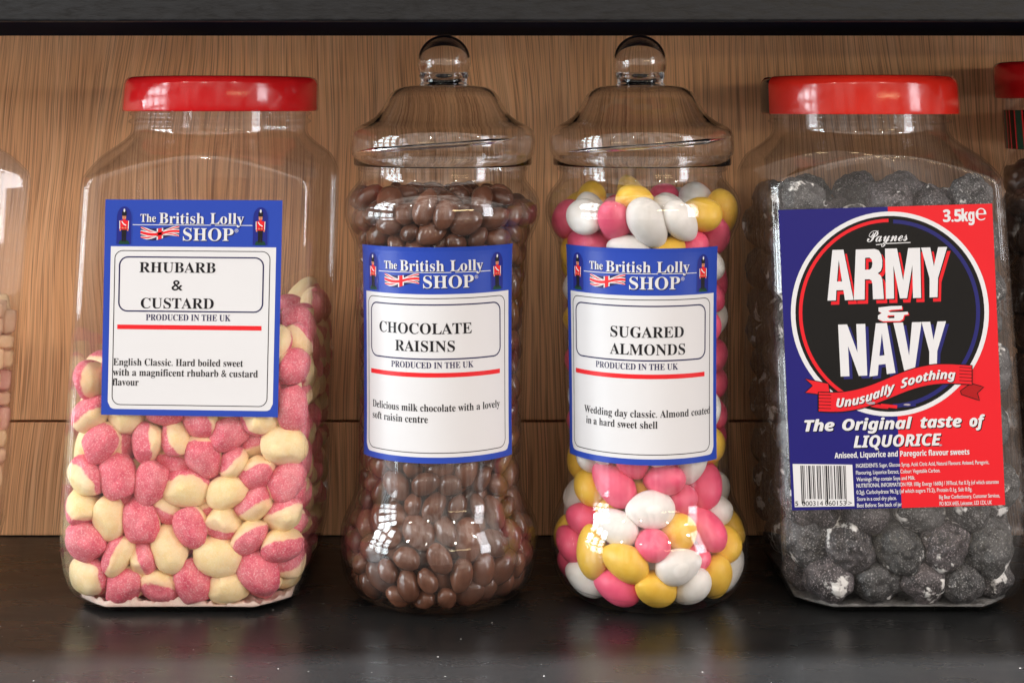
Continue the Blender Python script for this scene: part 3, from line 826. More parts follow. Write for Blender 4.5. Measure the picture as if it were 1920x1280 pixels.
# label artwork units -> the flat front of the liquorice jar
def bilinear_inverse(c):
    (ax, ay), (bx, by), (cx, cy_), (dx, dy) = c
    def inv(x, y):
        u = v = .5
        for _ in range(6):
            px = ax*(1-u)*(1-v)+bx*u*(1-v)+cx*u*v+dx*(1-u)*v; py = ay*(1-u)*(1-v)+by*u*(1-v)+cy_*u*v+dy*(1-u)*v
            xu = (bx-ax)*(1-v)+(cx-dx)*v; xv = (dx-ax)*(1-u)+(cx-bx)*u; yu = (by-ay)*(1-v)+(cy_-dy)*v; yv = (dy-ay)*(1-u)+(cy_-by)*u
            det = xu*yv-xv*yu; ex, ey = x-px, y-py
            u += (ex*yv-xv*ey)/det; v += (xu*ey-ex*yu)/det
        return u, v
    return inv
inv = bilinear_inverse([(1457, 394), (1860, 382), (1884, 946), (1484, 957)])
pa = on_flat([(.1124-AX, .1557), (.2029-AX, .1583), (.1995-AX, .0416), (.1132-AX, .0396)], -.05024)
random.seed(3)
army_label(lambda x, y, l: pa(*inv(x, y), l), army_jar)

# ---- the two round jars
def round_jar_body(parent, name='jar_body'):
    zs = [.0005, .001, .0015, .002, .003, .004]+[.005+i*.0012 for i in range(143)]
    outer = [(0, .0030), (.018, .0026), (.024, .0012), (.0265, .0003)]+[(interp(ROUND, z), z) for z in zs]
    outer += [(.0366, .1768), (.0362, .1775)]
    inner = [(.0352, .1775), (.0353, .170)]+[(interp(ROUND, z)-.0012, z) for z in zs[::-1] if .006 < z < .169]+[(.0300, .0042), (.018, .0044), (0, .0048)]
    ov, of = lathe(outer, 160)
    iv, if_ = lathe(inner, 160)
    bead, bf = lathe([(.0366, .1702), (.0376, .1708), (.0378, .1716), (.0366, .1722)], 160)
    v, f = join([(ov, of), (iv, if_), (bead, bf)])
    return mesh_obj(name, v, f, PET_ROUND, parent)

def outward(o, hollow=False):
    # all faces of the solid look out of it; those of an inner hollow look into the hollow
    bm = bmesh.new(); bm.from_mesh(o.data)
    bmesh.ops.remove_doubles(bm, verts=bm.verts[:], dist=1e-6)
    bmesh.ops.recalc_face_normals(bm, faces=bm.faces[:])
    if hollow:
        top = max(bm.verts, key=lambda v: v.co.z); seen = set([top]); todo = [top]
        while todo:
            nxt = []
            for v in todo:
                for e in v.link_edges:
                    w = e.other_vert(v)
                    if w not in seen: seen.add(w); nxt.append(w)
            todo = nxt
        bmesh.ops.reverse_faces(bm, faces=[f for f in bm.faces if f.verts[0] not in seen])
    bm.to_mesh(o.data); bm.free()
    return o

DOME = [(.0388, .1732), (.0393, .1728), (.0397, .1734), (.0399, .1768), (.0407, .1776), (.0411, .1800), (.0413, .1828), (.0411, .1852), (.0404, .1874), (.0392, .1887), (.0376, .1897), (.0342, .1914), (.0308, .1936), (.0281, .1966),
        (.0262, .1998), (.0247, .2026), (.0231, .2046), (.0206, .2062), (.0170, .2071), (.0112, .2075)]
KNOB = [(.0112, .2075), (.0106, .2082), (.0104, .2092), (.0107, .2104), (.0113, .2118)]
def round_lid(parent, turn):
    inner = [(max(r-.0011, 0), z-.0009*min(1, max(0, (z-.185)/.012))) for r, z in DOME[3:]]
    inner[-1] = (.0090, .2065)
    dv, df = lathe(DOME+[(0, .2075)], 160)
    iv, if_ = lathe([(.0388, .1732)]+inner+[(0, .2065)], 160); if_ = [q[::-1] for q in if_]
    v, f = join([(dv, df), (iv, if_)])
    lid = outward(mesh_obj('domed_lid', v, f, GLASS, parent))
    c, r = .2177, .0121
    ball = [(r*math.cos(R(a)), c+r*math.sin(R(a))) for a in range(-26, 91, 4)]
    ball[-1] = (0, c+r)
    kp = [(0, .20755), (.0111, .20755)]+KNOB[1:]+[b for b in ball if b[1] > .2122]+([(0, c+r)] if ball[-1][0] > 0 else [])
    kv, kf = lathe(kp, 96)
    hv, hf = lathe([(0, c-.0111)]+[(.0111*math.cos(R(a)), c+.0111*math.sin(R(a))) for a in range(-84, 90, 6)]+[(0, c+.0111)], 96)   # the hollow inside
    kv, kf = join([(kv, kf), (hv, [q[::-1] for q in hf])])
    outward(mesh_obj('ball_knob', kv, kf, GLASS, lid), True)
    # moulded screw thread inside the rim
    tv, tf = [], []; n, m = 60, 8
    for i in range(n+1):
        t = i/n; a = R(turn-90-58+112*t); z = .1790+.0056*t; w = .0011*min(1, 6*t, 6*(1-t))+.00005
        for k in range(m):
            b = 2*math.pi*k/m; rr = .0414+w*math.cos(b)*.9
            rr -= .0016*abs(t-.5)*0
            tv.append((rr*math.cos(a), rr*math.sin(a), z+w*math.sin(b)))
    tf = [(i*m+k, i*m+(k+1) % m, (i+1)*m+(k+1) % m, (i+1)*m+k) for i in range(n) for k in range(m)]
    mesh_obj('screw_thread', tv, tf, GLASS, lid)
    return lid

def on_round(c):
    """corners (degrees round from the front, z): TL TR BR BL"""
    def place(u, v, lev):
        (ax, az), (bx, bz), (cx, cz), (dx, dz) = c
        a = R(ax*(1-u)*(1-v)+bx*u*(1-v)+cx*u*v+dx*(1-u)*v); z = az*(1-u)*(1-v)+bz*u*(1-v)+cz*u*v+dz*(1-u)*v
        r = interp(ROUND, z)+layer(lev)
        return (r*math.sin(a), -r*math.cos(a), z)
    return place

VIC_Y = -.085
def round_jar(name, x, label, corners, title, blurb, turn):
    root = tag(empty(name, (x, VIC_Y, 0)), label, 'sweet jar')
    round_jar_body(root)
    round_lid(root, turn)
    pr = on_round(corners)
    shop_label(lambda a, b, l: pr(a/LW, b/LH, l), root, title, blurb)
    return root
choc_jar = round_jar('raisin_sweet_jar', -.0308, 'round clear jar with ball-knob lid and CHOCOLATE RAISINS label, full of brown raisins',
    [(-59.0, .1408), (52.5, .1414), (59.0, .0573), (-60.0, .0573)],
    [('CHOCOLATE', 52, 235.5, 165, 20.5), ('RAISINS', 89, 203, 198, 20.5)],
    [('Delicious milk chocolate with a lovely', 32, 295, 309, 13.5), ('soft raisin centre', 32, 152, 330, 13.5)], -4)
almond_jar = round_jar('almond_sweet_jar', .0580, 'round clear jar with ball-knob lid and SUGARED ALMONDS label, full of coloured almonds',
    [(-63.0, .1407), (49.3, .1405), (48.0, .0567), (-70.0, .0565)],
    [('SUGARED', 111, 249, 169, 20.5), ('ALMONDS', 110, 252, 201.5, 20.5)],
    [('Wedding day classic. Almond coated', 52, 311, 317, 13.5), ('in a hard sweet shell', 57, 200, 337, 13.5)], 2)

# ---- the jars cut off by the picture's edges
edge_jar = square_jar('candy_cube_jar', (-.2853, -.070, 0), R(37.8), 'clear jar of small pale pink and cream candy pieces, mostly out of view', soft=.0022)
FR = [(0.0005, .034), (.004, .0395), (.012, .0435), (.022, .045), (.150, .045), (.160, .0440), (.168, .0405), (.1735, .0385), (.1755, .0375), (.197, .0375), (.206, .0365)]
def toffee_jar():
    root = tag(empty('toffee_sweet_jar', (.2700, -.055, 0)), 'round red-lidded clear jar with a striped neck band and dark toffees inside', 'sweet jar')
    zs = [.0005, .002, .004, .007, .012, .017, .022]+[.03+i*.004 for i in range(44)]
    ov, of = lathe([(0, .002)]+[(interp(FR, z), z) for z in zs], 128)
    iv, if_ = lathe([(interp(FR, z)-.0012, z) for z in zs[::-1]]+[(0, .004)], 128)
    v, f = join([(ov, of), (iv, if_)])
    mesh_obj('jar_body', v, f, PET_ROUND, root)
    screw_lid(root, .2020, .2185, .0410, RED_LID)
    # striped band round the neck
    bv, bf, bm_ = [], [], []; n = 240; cols = [A_BLACK, A_RED, A_BLACK, A_RED, GREEN, A_RED]; wid = [3, 1, 4, 1, 5, 1]
    seq = [k for k, w in enumerate(wid) for _ in range(w)]
    for i in range(n):
        a = 2*math.pi*i/n
        bv += [(.0378*math.cos(a), .0378*math.sin(a), .1790), (.0378*math.cos(a), .0378*math.sin(a), .1965)]
        bf.append((2*i, 2*((i+1) % n), 2*((i+1) % n)+1, 2*i+1)); bm_.append(seq[i % len(seq)])
    mesh_obj('striped_band', bv, bf, cols, root, bm_, smooth=True)
    return root
toffee_jar()
# ---- where each sweet settled in its jar: x, y, z, the four turn numbers and the size of each, as plain numbers
DATA = {}
DATA['raisin'] = [
-691,-3257,3092,320,147,-612,708,1144,719,-3000,9712,421,-321,-537,-656,1155,1323,-3197,2833,260,-693,399,541,1137,1157,-3476,15072,887,-428,-173,-5,1153,-1160,-3437,2185,799,-561,178,-122,1136,
-564,-3150,12587,315,-110,850,407,1131,1045,-3339,1590,307,-739,-185,-570,1150,-810,-3163,13769,461,239,-626,581,1145,184,-3610,2217,554,705,290,-333,1082,-429,-2924,8301,871,-20,452,-190,1157,
2333,-2698,2567,135,-270,529,-793,1147,1464,-2694,8608,799,-539,-256,70,1101,-574,-3606,15659,776,-307,-545,-87,1109,1794,-2449,9561,450,868,206,-50,1143,90,-3088,10869,140,426,-73,891,1110,
40,-3043,6849,775,-560,-210,-205,1038,587,-3177,12484,264,330,-553,718,1038,-1684,-2493,4705,642,659,99,-379,1061,1844,-2669,12713,595,-499,-583,-236,1047,-1483,-2859,12936,249,-797,-266,-482,1059,
2317,-2104,3559,101,-818,173,540,1135,-1466,-2709,8089,235,-97,-625,738,1058,1939,-2278,6110,581,-552,-467,-374,1107,-2126,-2894,15901,612,146,-344,696,1095,2300,-2742,15179,977,108,-175,-49,1143,
834,-2973,3959,541,-663,-391,-339,982,1232,-2763,5369,351,673,-213,615,1037,-461,-3008,4839,584,785,-168,117,996,-335,-3475,14668,159,150,480,-849,1037,-1388,-2797,11734,699,29,-693,-171,1082,
2626,-1707,11882,141,-729,-180,-646,1137,-97,-3095,3997,363,296,471,-748,977,-819,-2899,7297,639,-569,-33,-517,1052,2687,-2321,1595,383,1,770,-511,1132,-1249,-2688,9851,10,671,-571,473,1160,
1950,-3069,1656,606,360,685,-184,1013,1186,-3032,13326,561,262,780,-92,1024,364,-3286,3116,516,751,-172,-375,998,-2614,-2497,2326,512,-743,368,-224,1096,-287,-3578,1415,641,632,306,-309,954,
1831,-3009,15944,525,-406,699,-266,1061,1392,-2913,11650,602,548,556,-167,976,245,-3799,15421,324,-502,592,541,924,238,-3307,13437,882,-443,-122,-107,943,2149,-2320,11173,554,-62,-773,-302,1052,
-880,-3069,10904,377,-718,-115,-573,968,-1710,-2526,7065,414,374,653,-512,963,-991,-2945,6327,688,-665,-172,-235,933,-222,-3041,5902,67,200,354,-911,935,500,-3077,7789,798,-526,-255,-144,926,
3039,-1854,2646,439,-668,375,469,1066,1387,-2992,669,157,266,885,-348,1019,417,-2983,8684,557,576,596,61,1004,-1912,-3092,1647,401,202,-542,710,954,-352,-3152,10061,313,99,-890,317,921,
-1745,-2636,10643,6,374,260,-890,970,-1763,-2523,5810,347,578,455,-582,933,-2261,-1943,6409,449,355,-738,357,1115,-2068,-2238,9666,545,41,-811,-207,1066,-3129,-1588,16000,952,-66,-280,-101,1077,
696,-3013,6166,684,351,558,-311,884,2577,-1674,9207,234,552,-212,-772,1115,2526,-1939,13038,641,-710,102,273,1065,2650,-1349,5502,550,-391,713,-188,1085,-2191,-2397,13467,698,268,535,-393,1010,
-2592,-1848,12869,77,432,41,898,1100,1794,-2561,7679,358,-565,480,567,884,1654,-2662,3947,511,-323,-735,-307,879,-1081,-3410,1176,529,370,-645,408,883,-1843,-3060,2839,769,593,-237,-22,871,
-2145,-2980,14951,142,276,850,425,966,-1788,-2790,14142,338,-507,-713,-347,985,1629,-2773,10506,767,-426,-430,-215,875,1998,-2612,13711,159,242,-944,155,972,-964,-2553,5384,568,101,-513,-635,1112,
2484,-2302,14362,50,-933,-354,30,1005,-782,-3093,9262,732,-571,-172,-330,854,-2682,-2119,14401,636,607,-430,-205,1091,-2252,-2124,7616,555,-231,639,481,964,2610,-1430,6578,472,-215,829,-207,1158,
743,-3293,14195,658,624,398,138,894,55,-3257,11809,849,349,320,-237,858,-1616,-2717,3557,885,-211,410,-60,907,2563,-2286,15996,65,967,-229,-91,1035,-2730,-2239,15407,314,251,-73,-913,1144,
2475,-1781,4554,456,-771,-216,388,985,-2270,-2293,3241,179,839,-97,-504,1024,2269,-2033,7188,867,-174,-366,290,976,1038,-2878,7251,32,-940,52,-336,881,959,-3005,10902,770,-378,511,-51,868,
-955,-2745,4008,451,452,610,469,1003,-1407,-3372,15414,162,439,-708,-528,930,3110,-2064,15285,825,104,-437,344,1005,-1601,-2674,8936,114,986,-90,-80,885,-2986,-1673,3048,572,-503,604,-233,1029,
-1531,-2911,669,830,-492,236,119,937,508,-2987,4785,831,-491,8,-260,856,1619,-3067,14405,244,-881,-11,-405,881,-2423,-1811,5275,416,217,580,666,1021,1339,-2774,6448,570,145,-764,265,841,
2951,-1497,13748,444,120,-625,-631,1001,1854,-2443,4884,101,-476,162,858,867,2355,-2089,8157,500,349,624,-489,859,2566,-1932,10115,427,-172,787,-410,872,481,-3226,645,659,-168,-276,-679,907,
2744,-1283,7814,532,498,666,-159,1111,-2388,-1962,4282,58,599,247,-760,913,-2149,-2450,11337,131,506,579,-626,857,2935,-1098,11102,586,417,-592,363,993,-470,-3067,646,126,294,880,352,1004,
2135,-2436,601,56,858,-411,303,995,-2366,-2100,8606,292,-711,-14,-639,869,-2542,-1819,11761,134,696,613,-350,1079,-2680,-1675,9375,286,621,181,-707,945,238,-2493,5489,192,-122,882,413,1150,
-2942,-1116,10300,710,-138,686,-75,1041,3346,-999,2832,163,-818,217,507,1095,-2753,-1970,780,107,897,87,-420,885,391,-1966,15685,155,-213,-757,-597,1131,-2803,-1294,8348,332,-719,-92,-603,1022,
-2717,-1340,7200,769,202,-592,132,1067,-1300,-3283,14652,323,-772,495,-233,849,3568,-681,1664,620,138,-615,-467,1148,-2626,-1825,10808,165,606,599,497,914,-2798,-1154,6071,785,-318,518,-122,1043,
-3092,-1802,1604,425,-402,-308,750,982,-1628,-1987,15990,933,48,-228,-275,1128,-2979,-1084,12441,504,-146,-850,-44,1116,-150,-2667,9238,29,-511,-619,596,940,-3421,-1245,2299,505,-642,460,-349,998,
-3374,-1598,15025,476,-285,-768,320,956,2661,-1645,703,23,491,802,-340,1154,2991,-949,10059,647,545,352,401,1047,-2195,-2333,1305,745,533,317,-246,1156,2884,-781,4731,570,-224,779,-134,1088,
32,-2715,14269,556,429,-75,-708,1135,-1985,-2432,12206,550,632,360,411,882,2876,-1349,3580,841,16,-426,334,867,-3121,-1056,13462,530,94,-341,770,898,-3006,-952,3823,569,572,-404,-431,907,
-569,-2732,11738,232,511,304,770,894,-3018,-787,11319,792,-34,-295,-534,1102,3120,-1010,12177,777,-36,-603,-177,891,3287,-1550,1446,294,-568,79,765,879,3026,-803,9125,141,698,428,557,966,
3112,-1572,14584,318,83,-923,-199,860,3017,-502,8257,135,463,-193,855,954,3451,-1219,15283,507,-83,-773,372,1004,-2949,-484,5360,533,573,-113,-613,1109,3083,-423,3764,59,-479,42,-875,981,
3026,-505,6203,483,-627,-584,182,940,2902,-427,7178,436,201,513,-711,1098,-2619,-1118,4576,352,111,-67,-927,1024,3266,-65,13556,67,676,462,570,1089,595,-2693,11765,769,409,435,-229,841,
-3380,-620,3025,398,-346,-256,810,971,859,-1104,15839,517,146,-785,-309,996,943,-2265,7915,362,-885,-15,293,1058,-3502,-705,1505,364,726,-418,-407,1056,3231,-724,14326,410,-199,723,520,1135,
743,2054,15946,469,819,321,-79,1100,1838,-2027,12181,628,478,-243,563,934,3149,-302,11483,50,-836,23,547,1035,1496,-2251,3038,263,671,281,-634,1059,3199,-253,12520,42,-530,-597,601,940,
1003,-2380,12414,274,852,34,-445,1039,146,-2873,1353,203,775,431,-415,1068,-493,2171,15988,325,-130,-423,836,1065,-3546,-686,15849,560,-783,179,-201,943,-3078,-1090,14365,76,-943,62,-317,1047,
-2987,-867,9355,474,253,-359,763,945,1410,-2151,6956,259,614,336,-666,901,2068,2920,15935,331,288,-897,52,1039,3627,-59,2450,179,-606,273,-725,1033,867,-2299,10378,629,663,283,-293,1082,
3202,-906,697,881,77,-438,-160,897,-3102,-476,8586,28,756,-123,-642,934,3677,-430,15195,137,-312,-696,632,891,-3026,-1105,724,81,633,-666,387,1047,1953,-1770,5380,625,610,97,-477,845,
-3032,-349,6846,361,528,562,524,1017,522,-2876,2423,235,77,-427,870,887,-3532,-498,14900,15,744,-554,373,1108,-477,-2753,2134,859,236,-410,-196,1111,-1405,683,15979,765,387,-172,486,941,
-3013,-333,4387,195,836,254,-445,859,-1669,-1957,3891,521,576,-440,450,950,-3206,-240,12149,225,-786,508,272,958,-1144,-2146,6468,119,371,594,-703,1060,3061,115,9766,4,580,34,814,1135,
-3098,-136,10259,664,23,746,-51,1132,-72,-2331,7377,541,727,-355,228,1142,-2936,-590,7640,160,48,-533,829,858,-3635,258,2440,405,628,553,370,1009,1440,-1908,4133,15,403,-380,-832,1113,
2975,329,5668,386,315,628,598,1034,3688,538,15341,812,137,-8,-567,1016,3392,1584,15384,264,-517,-487,-653,1025,882,-2292,9100,5,193,-874,-447,866,1284,-2520,15403,817,39,169,550,967,
773,-2312,4726,237,-911,256,219,892,3131,491,10769,599,262,-737,-171,972,1710,-1197,15912,600,-508,27,618,996,2975,258,4479,630,246,729,101,1135,483,-2263,6568,50,923,-52,378,1104,
2,-1030,15727,196,-807,-18,557,1073,1095,3158,15969,18,-516,834,194,1084,2823,2357,15706,815,95,570,47,1089,1763,-1983,10313,489,-456,-238,-704,919,-3197,156,3497,754,43,-583,-299,1003,
-347,-2322,10453,281,942,172,60,1130,446,-2464,13397,360,-774,-173,-491,1101,-3184,-229,13046,10,-484,-846,222,1008,-2160,2260,15930,286,486,208,799,959,-2171,-1515,10213,338,-719,19,-607,918,
1237,-2081,11320,464,-198,-754,-421,1088,3073,354,6676,202,-675,-32,-709,919,2603,-1304,15940,240,476,-725,436,1004,1477,-2538,2056,801,-455,44,387,1012,1694,-1766,8759,328,-723,188,579,1067,
-926,-2462,14596,419,-29,619,663,1115,-3243,-142,689,193,-309,104,-925,997,-1534,-2476,2189,211,230,-918,246,1011,2173,-1346,10687,74,-780,-231,577,1081,615,-2462,3177,168,175,754,611,1004,
-3310,-76,13922,522,-438,325,-655,1056,-746,-2467,15624,618,-191,-18,762,1155,3447,958,2464,35,-712,-3,-701,1114,3179,513,11776,473,459,718,-224,937,-3624,306,15926,408,496,-555,-528,955,
-3162,292,11430,47,-711,-347,-609,1044,-1056,-2455,2831,983,-34,95,153,904,-1257,1651,15879,814,465,-292,-192,1067,3494,231,14519,243,-561,569,-549,942,3124,741,12925,208,741,-218,-601,1157,
2661,-798,13129,149,574,62,803,1127,180,-2108,11294,435,-18,-344,-832,1105,-3633,640,15105,188,713,576,352,1039,-2939,470,6042,144,-737,93,-653,1157,-3010,236,8073,371,-507,601,495,1057,
-2261,-1359,3570,220,632,51,-742,1016,3207,89,710,233,460,857,20,1141,-883,-2067,8879,530,144,-788,279,1023,3127,211,3022,331,19,867,-371,994,794,-2458,14768,242,829,-411,-290,983,
2226,-1230,4012,312,14,271,-910,862,3039,371,7928,636,134,-756,73,1053,-149,-2359,12451,77,-493,-709,-498,1041,-2443,-1392,13804,663,-259,-702,10,916,47,-2001,8440,171,-450,-67,874,1157,
-1122,-2058,12596,841,-242,-428,228,1070,442,1088,15775,258,459,850,-6,1073,-360,-2530,3415,809,566,-145,-62,941,2912,899,8858,551,463,-664,-200,1128,188,-2863,15302,325,256,793,446,1077,
-1161,-1886,13653,444,-185,408,-776,1158,-1820,-1431,7980,91,68,803,585,1134,-2030,-1439,689,545,-97,-79,829,1151,1214,-2379,14015,373,465,-561,-574,866,-1187,-2692,1374,20,159,693,702,888,
-3068,604,7154,40,753,30,656,848,-1001,-1937,4494,310,-744,146,574,873,-2988,339,9225,797,-349,423,-255,1109,-1704,-1797,11239,341,459,450,-686,1056,433,-2346,3986,222,-151,778,-568,875,
2862,1081,4904,177,-679,-341,626,929,-924,-2129,7787,358,-75,896,252,982,2910,1027,3461,148,562,230,-781,1112,2248,-959,8625,61,-629,250,734,1052,139,-1965,9607,292,924,-238,66,1135,
-198,-2198,4578,95,-501,699,502,1112,3547,770,1359,34,-709,-335,-619,863,-1657,-1940,8687,544,-308,-776,-86,868,1525,-2421,1162,202,618,-705,282,914,1373,-2085,13171,145,-422,434,-783,954,
-1023,-1287,15644,162,-142,-86,973,1094,-3372,309,1510,721,689,-43,63,1060,-464,-2450,13382,717,207,-542,386,935,-140,-2159,2678,861,-388,313,-104,903,2859,1031,9863,756,-566,-223,-241,1020,
-3019,598,4361,318,570,-530,-542,932,2582,1117,15706,142,303,-929,160,866,-2016,-882,15806,216,-865,-190,412,1005,1759,-1588,6579,123,-803,-50,-581,843,-3131,816,13185,123,600,-53,789,1114,
-3358,1038,2931,372,-676,-338,539,869,11,-2395,547,294,80,-118,945,859,298,3595,15799,378,-321,-852,169,918,-3089,765,10526,716,-102,654,222,936,2530,-327,10706,453,620,9,640,1081,
-920,-2269,11108,208,-7,969,136,848,2072,-1297,12663,392,-264,-332,-816,908,-426,-2071,5941,748,60,-330,-573,951,-1503,-1634,7104,101,-195,939,-264,1076,-834,3381,15942,302,790,453,282,976,
1791,-1435,13672,898,-102,288,318,1156,-2855,1142,5065,432,329,-718,-435,910,1072,-2131,5993,544,-137,742,367,857,1781,-1686,7710,620,-693,-334,-155,885,2899,1071,7121,538,466,-690,-134,918,
-1417,-1991,10346,190,-255,639,700,884,-3038,1097,12011,671,-199,-585,-411,989,-2983,2057,15695,321,105,-454,825,903,-1792,-1616,13099,409,204,-885,93,945,1529,-1962,14665,463,120,420,771,959,
-3398,1176,1866,92,-674,86,728,1092,3009,1807,2817,509,143,-783,328,1054,-2956,1063,8406,254,-672,-107,687,896,3240,974,13919,270,-716,531,-365,866,2578,260,15456,831,540,129,-30,1155,
-2029,-1849,2121,580,-125,-682,-428,853,-3208,991,14314,666,-464,-199,549,1074,2879,1294,10966,213,712,-313,591,1003,-84,-1840,3576,589,-478,461,461,984,-2104,-1286,8973,146,-697,-199,-674,906,
-1630,-2361,15140,207,-445,380,784,858,-1396,-758,8687,713,-2,-177,-679,1129,-3293,754,761,376,-210,-898,-85,918,-3332,1291,15752,932,-82,322,142,962,1715,-1245,11801,541,323,-191,753,1113,
874,-2281,691,1,451,-423,786,919,-2779,1073,3579,399,-894,-61,197,1103,-896,-1858,3338,232,-407,-302,-831,903,2623,1054,6242,400,840,340,-135,1106,2085,-1860,2430,422,456,429,-657,990,
-1489,-1866,5517,634,-711,-132,-274,863,-1479,-1493,9537,192,-801,114,555,954,-2500,-1177,2415,827,-149,-525,134,1159,1293,-1900,5079,100,598,625,-492,857,-2769,1353,9728,636,113,648,-403,1153,
1843,-1135,9702,366,512,362,688,1086,-817,-1778,9897,452,-618,638,78,867,-596,-354,15667,55,896,284,337,998,3107,1195,727,32,848,266,457,961,3118,1701,1718,646,673,-143,-330,1107,
2621,1551,7823,306,541,583,-522,1027,-794,-1555,5244,338,-925,114,-131,880,1772,-974,5660,83,-403,-781,470,927,-415,-1519,6664,980,118,-32,-160,1140,517,-1573,7436,165,-807,-255,-507,1098,
-646,-1761,11797,48,-33,984,-168,1130,-2175,-1025,11083,831,-331,-414,-168,1000,-1826,-1367,12193,81,986,-105,-100,1086,606,-163,15834,280,-850,-445,33,881,-1090,-2209,652,952,-291,92,-3,1056,
2106,-1757,15333,979,-112,111,130,1082,780,-1582,3267,338,-20,938,-69,1004,-649,-1203,3846,809,-160,74,561,1014,-2718,1368,6193,591,344,657,-317,993,2332,-324,5552,484,462,-666,331,1145,
-726,-1324,8344,869,16,-423,259,989,-673,-1140,9346,377,594,453,548,1051,2656,1864,11857,523,712,-51,-465,937,-2118,1297,15546,322,84,292,897,1113,1804,-1459,3363,316,-907,-164,225,878,
2425,1778,5481,228,-674,-347,-612,1063,2413,-515,15788,816,427,-76,383,846,-1074,-798,7681,821,105,408,-386,1068,271,-1121,9050,210,-196,958,-1,1117,-500,-1506,10835,416,896,92,121,1077,
2868,1908,14535,584,-470,648,134,1135,2309,-1340,14442,378,-829,-288,293,1057,-1768,3277,15663,608,665,427,73,1060,-573,972,15620,910,-151,-62,381,977,1980,-1859,1421,441,-318,-759,-357,843,
2642,-1350,1972,912,167,-196,318,1058,-2825,1803,3133,385,247,527,-717,975,-2008,-984,5423,640,80,556,525,1153,-2405,-483,13989,303,-68,-937,157,1026,-2530,-331,3152,73,-672,309,-669,1152,
-2587,1598,7405,247,696,-256,624,1084,1620,2586,15324,205,-282,-350,-870,958,2051,1781,15407,874,-424,121,204,1087,-2344,-1409,1477,100,883,337,310,899,-2965,1983,2129,859,43,483,-163,1046,
-2781,1528,11012,241,723,68,644,1040,2441,1757,4199,655,139,-652,356,1136,2255,431,4963,240,136,601,-751,883,-2800,1615,12869,195,-611,-437,-630,976,-2011,-1667,15096,72,-962,-86,-247,924,
-2066,-579,4077,67,995,-56,56,932,-1815,-1650,4733,160,-225,-641,716,857,-2060,-1040,6614,653,473,247,-538,1046,2010,-1081,7283,685,467,-73,-554,916,2550,1841,8834,779,30,-625,22,913,
-2832,-196,15618,322,286,832,350,1146,2797,1667,12799,773,-127,-619,63,965,2319,575,10505,596,-393,-698,-58,1058,2327,-417,12160,519,487,128,-691,1132,-2728,-1176,15344,150,-401,-503,751,949,
-1856,-1898,14285,53,-539,-239,806,943,1458,-247,15558,369,859,-49,351,1085,734,-2435,1705,102,886,106,-440,963,1990,-1053,4800,499,299,-424,-694,1104,1459,-864,8016,610,-491,-368,502,1109,
-2470,1798,8709,636,-463,-525,-324,1096,931,-1189,11399,638,-196,-656,351,948,2471,2056,13531,1,-328,383,864,951,2928,998,14812,105,-220,-579,-778,1116,522,-1489,14851,192,-238,-730,-612,1001,
2734,-721,1293,204,570,-647,-463,1041,2818,-355,2243,714,569,-404,-63,1065,-387,-2139,1214,874,25,110,473,931,-1606,-1767,2917,239,-745,532,324,986,1370,-1478,2755,148,53,873,462,857,
2125,-145,4227,103,389,901,159,1091,2450,1787,6644,738,-385,-464,-303,952,2454,1870,10004,278,-753,-198,-563,1149,1887,-196,7213,933,-271,136,-195,885,-2402,11,7379,484,-403,332,702,946,
2376,-399,9734,354,-394,-795,295,924,1619,-588,11160,186,-147,905,353,1159,74,-938,9933,831,180,114,514,1098,1376,-1333,10555,718,374,559,183,876,-2406,-157,11065,696,155,-473,518,940,
-1318,-469,12025,429,-62,874,-218,1147,2367,226,13241,44,656,240,-714,1142,-2780,1896,13960,392,-678,336,523,929,1239,-1492,12573,666,7,563,-489,933,-141,-1440,13364,150,727,-664,-87,1144,
]
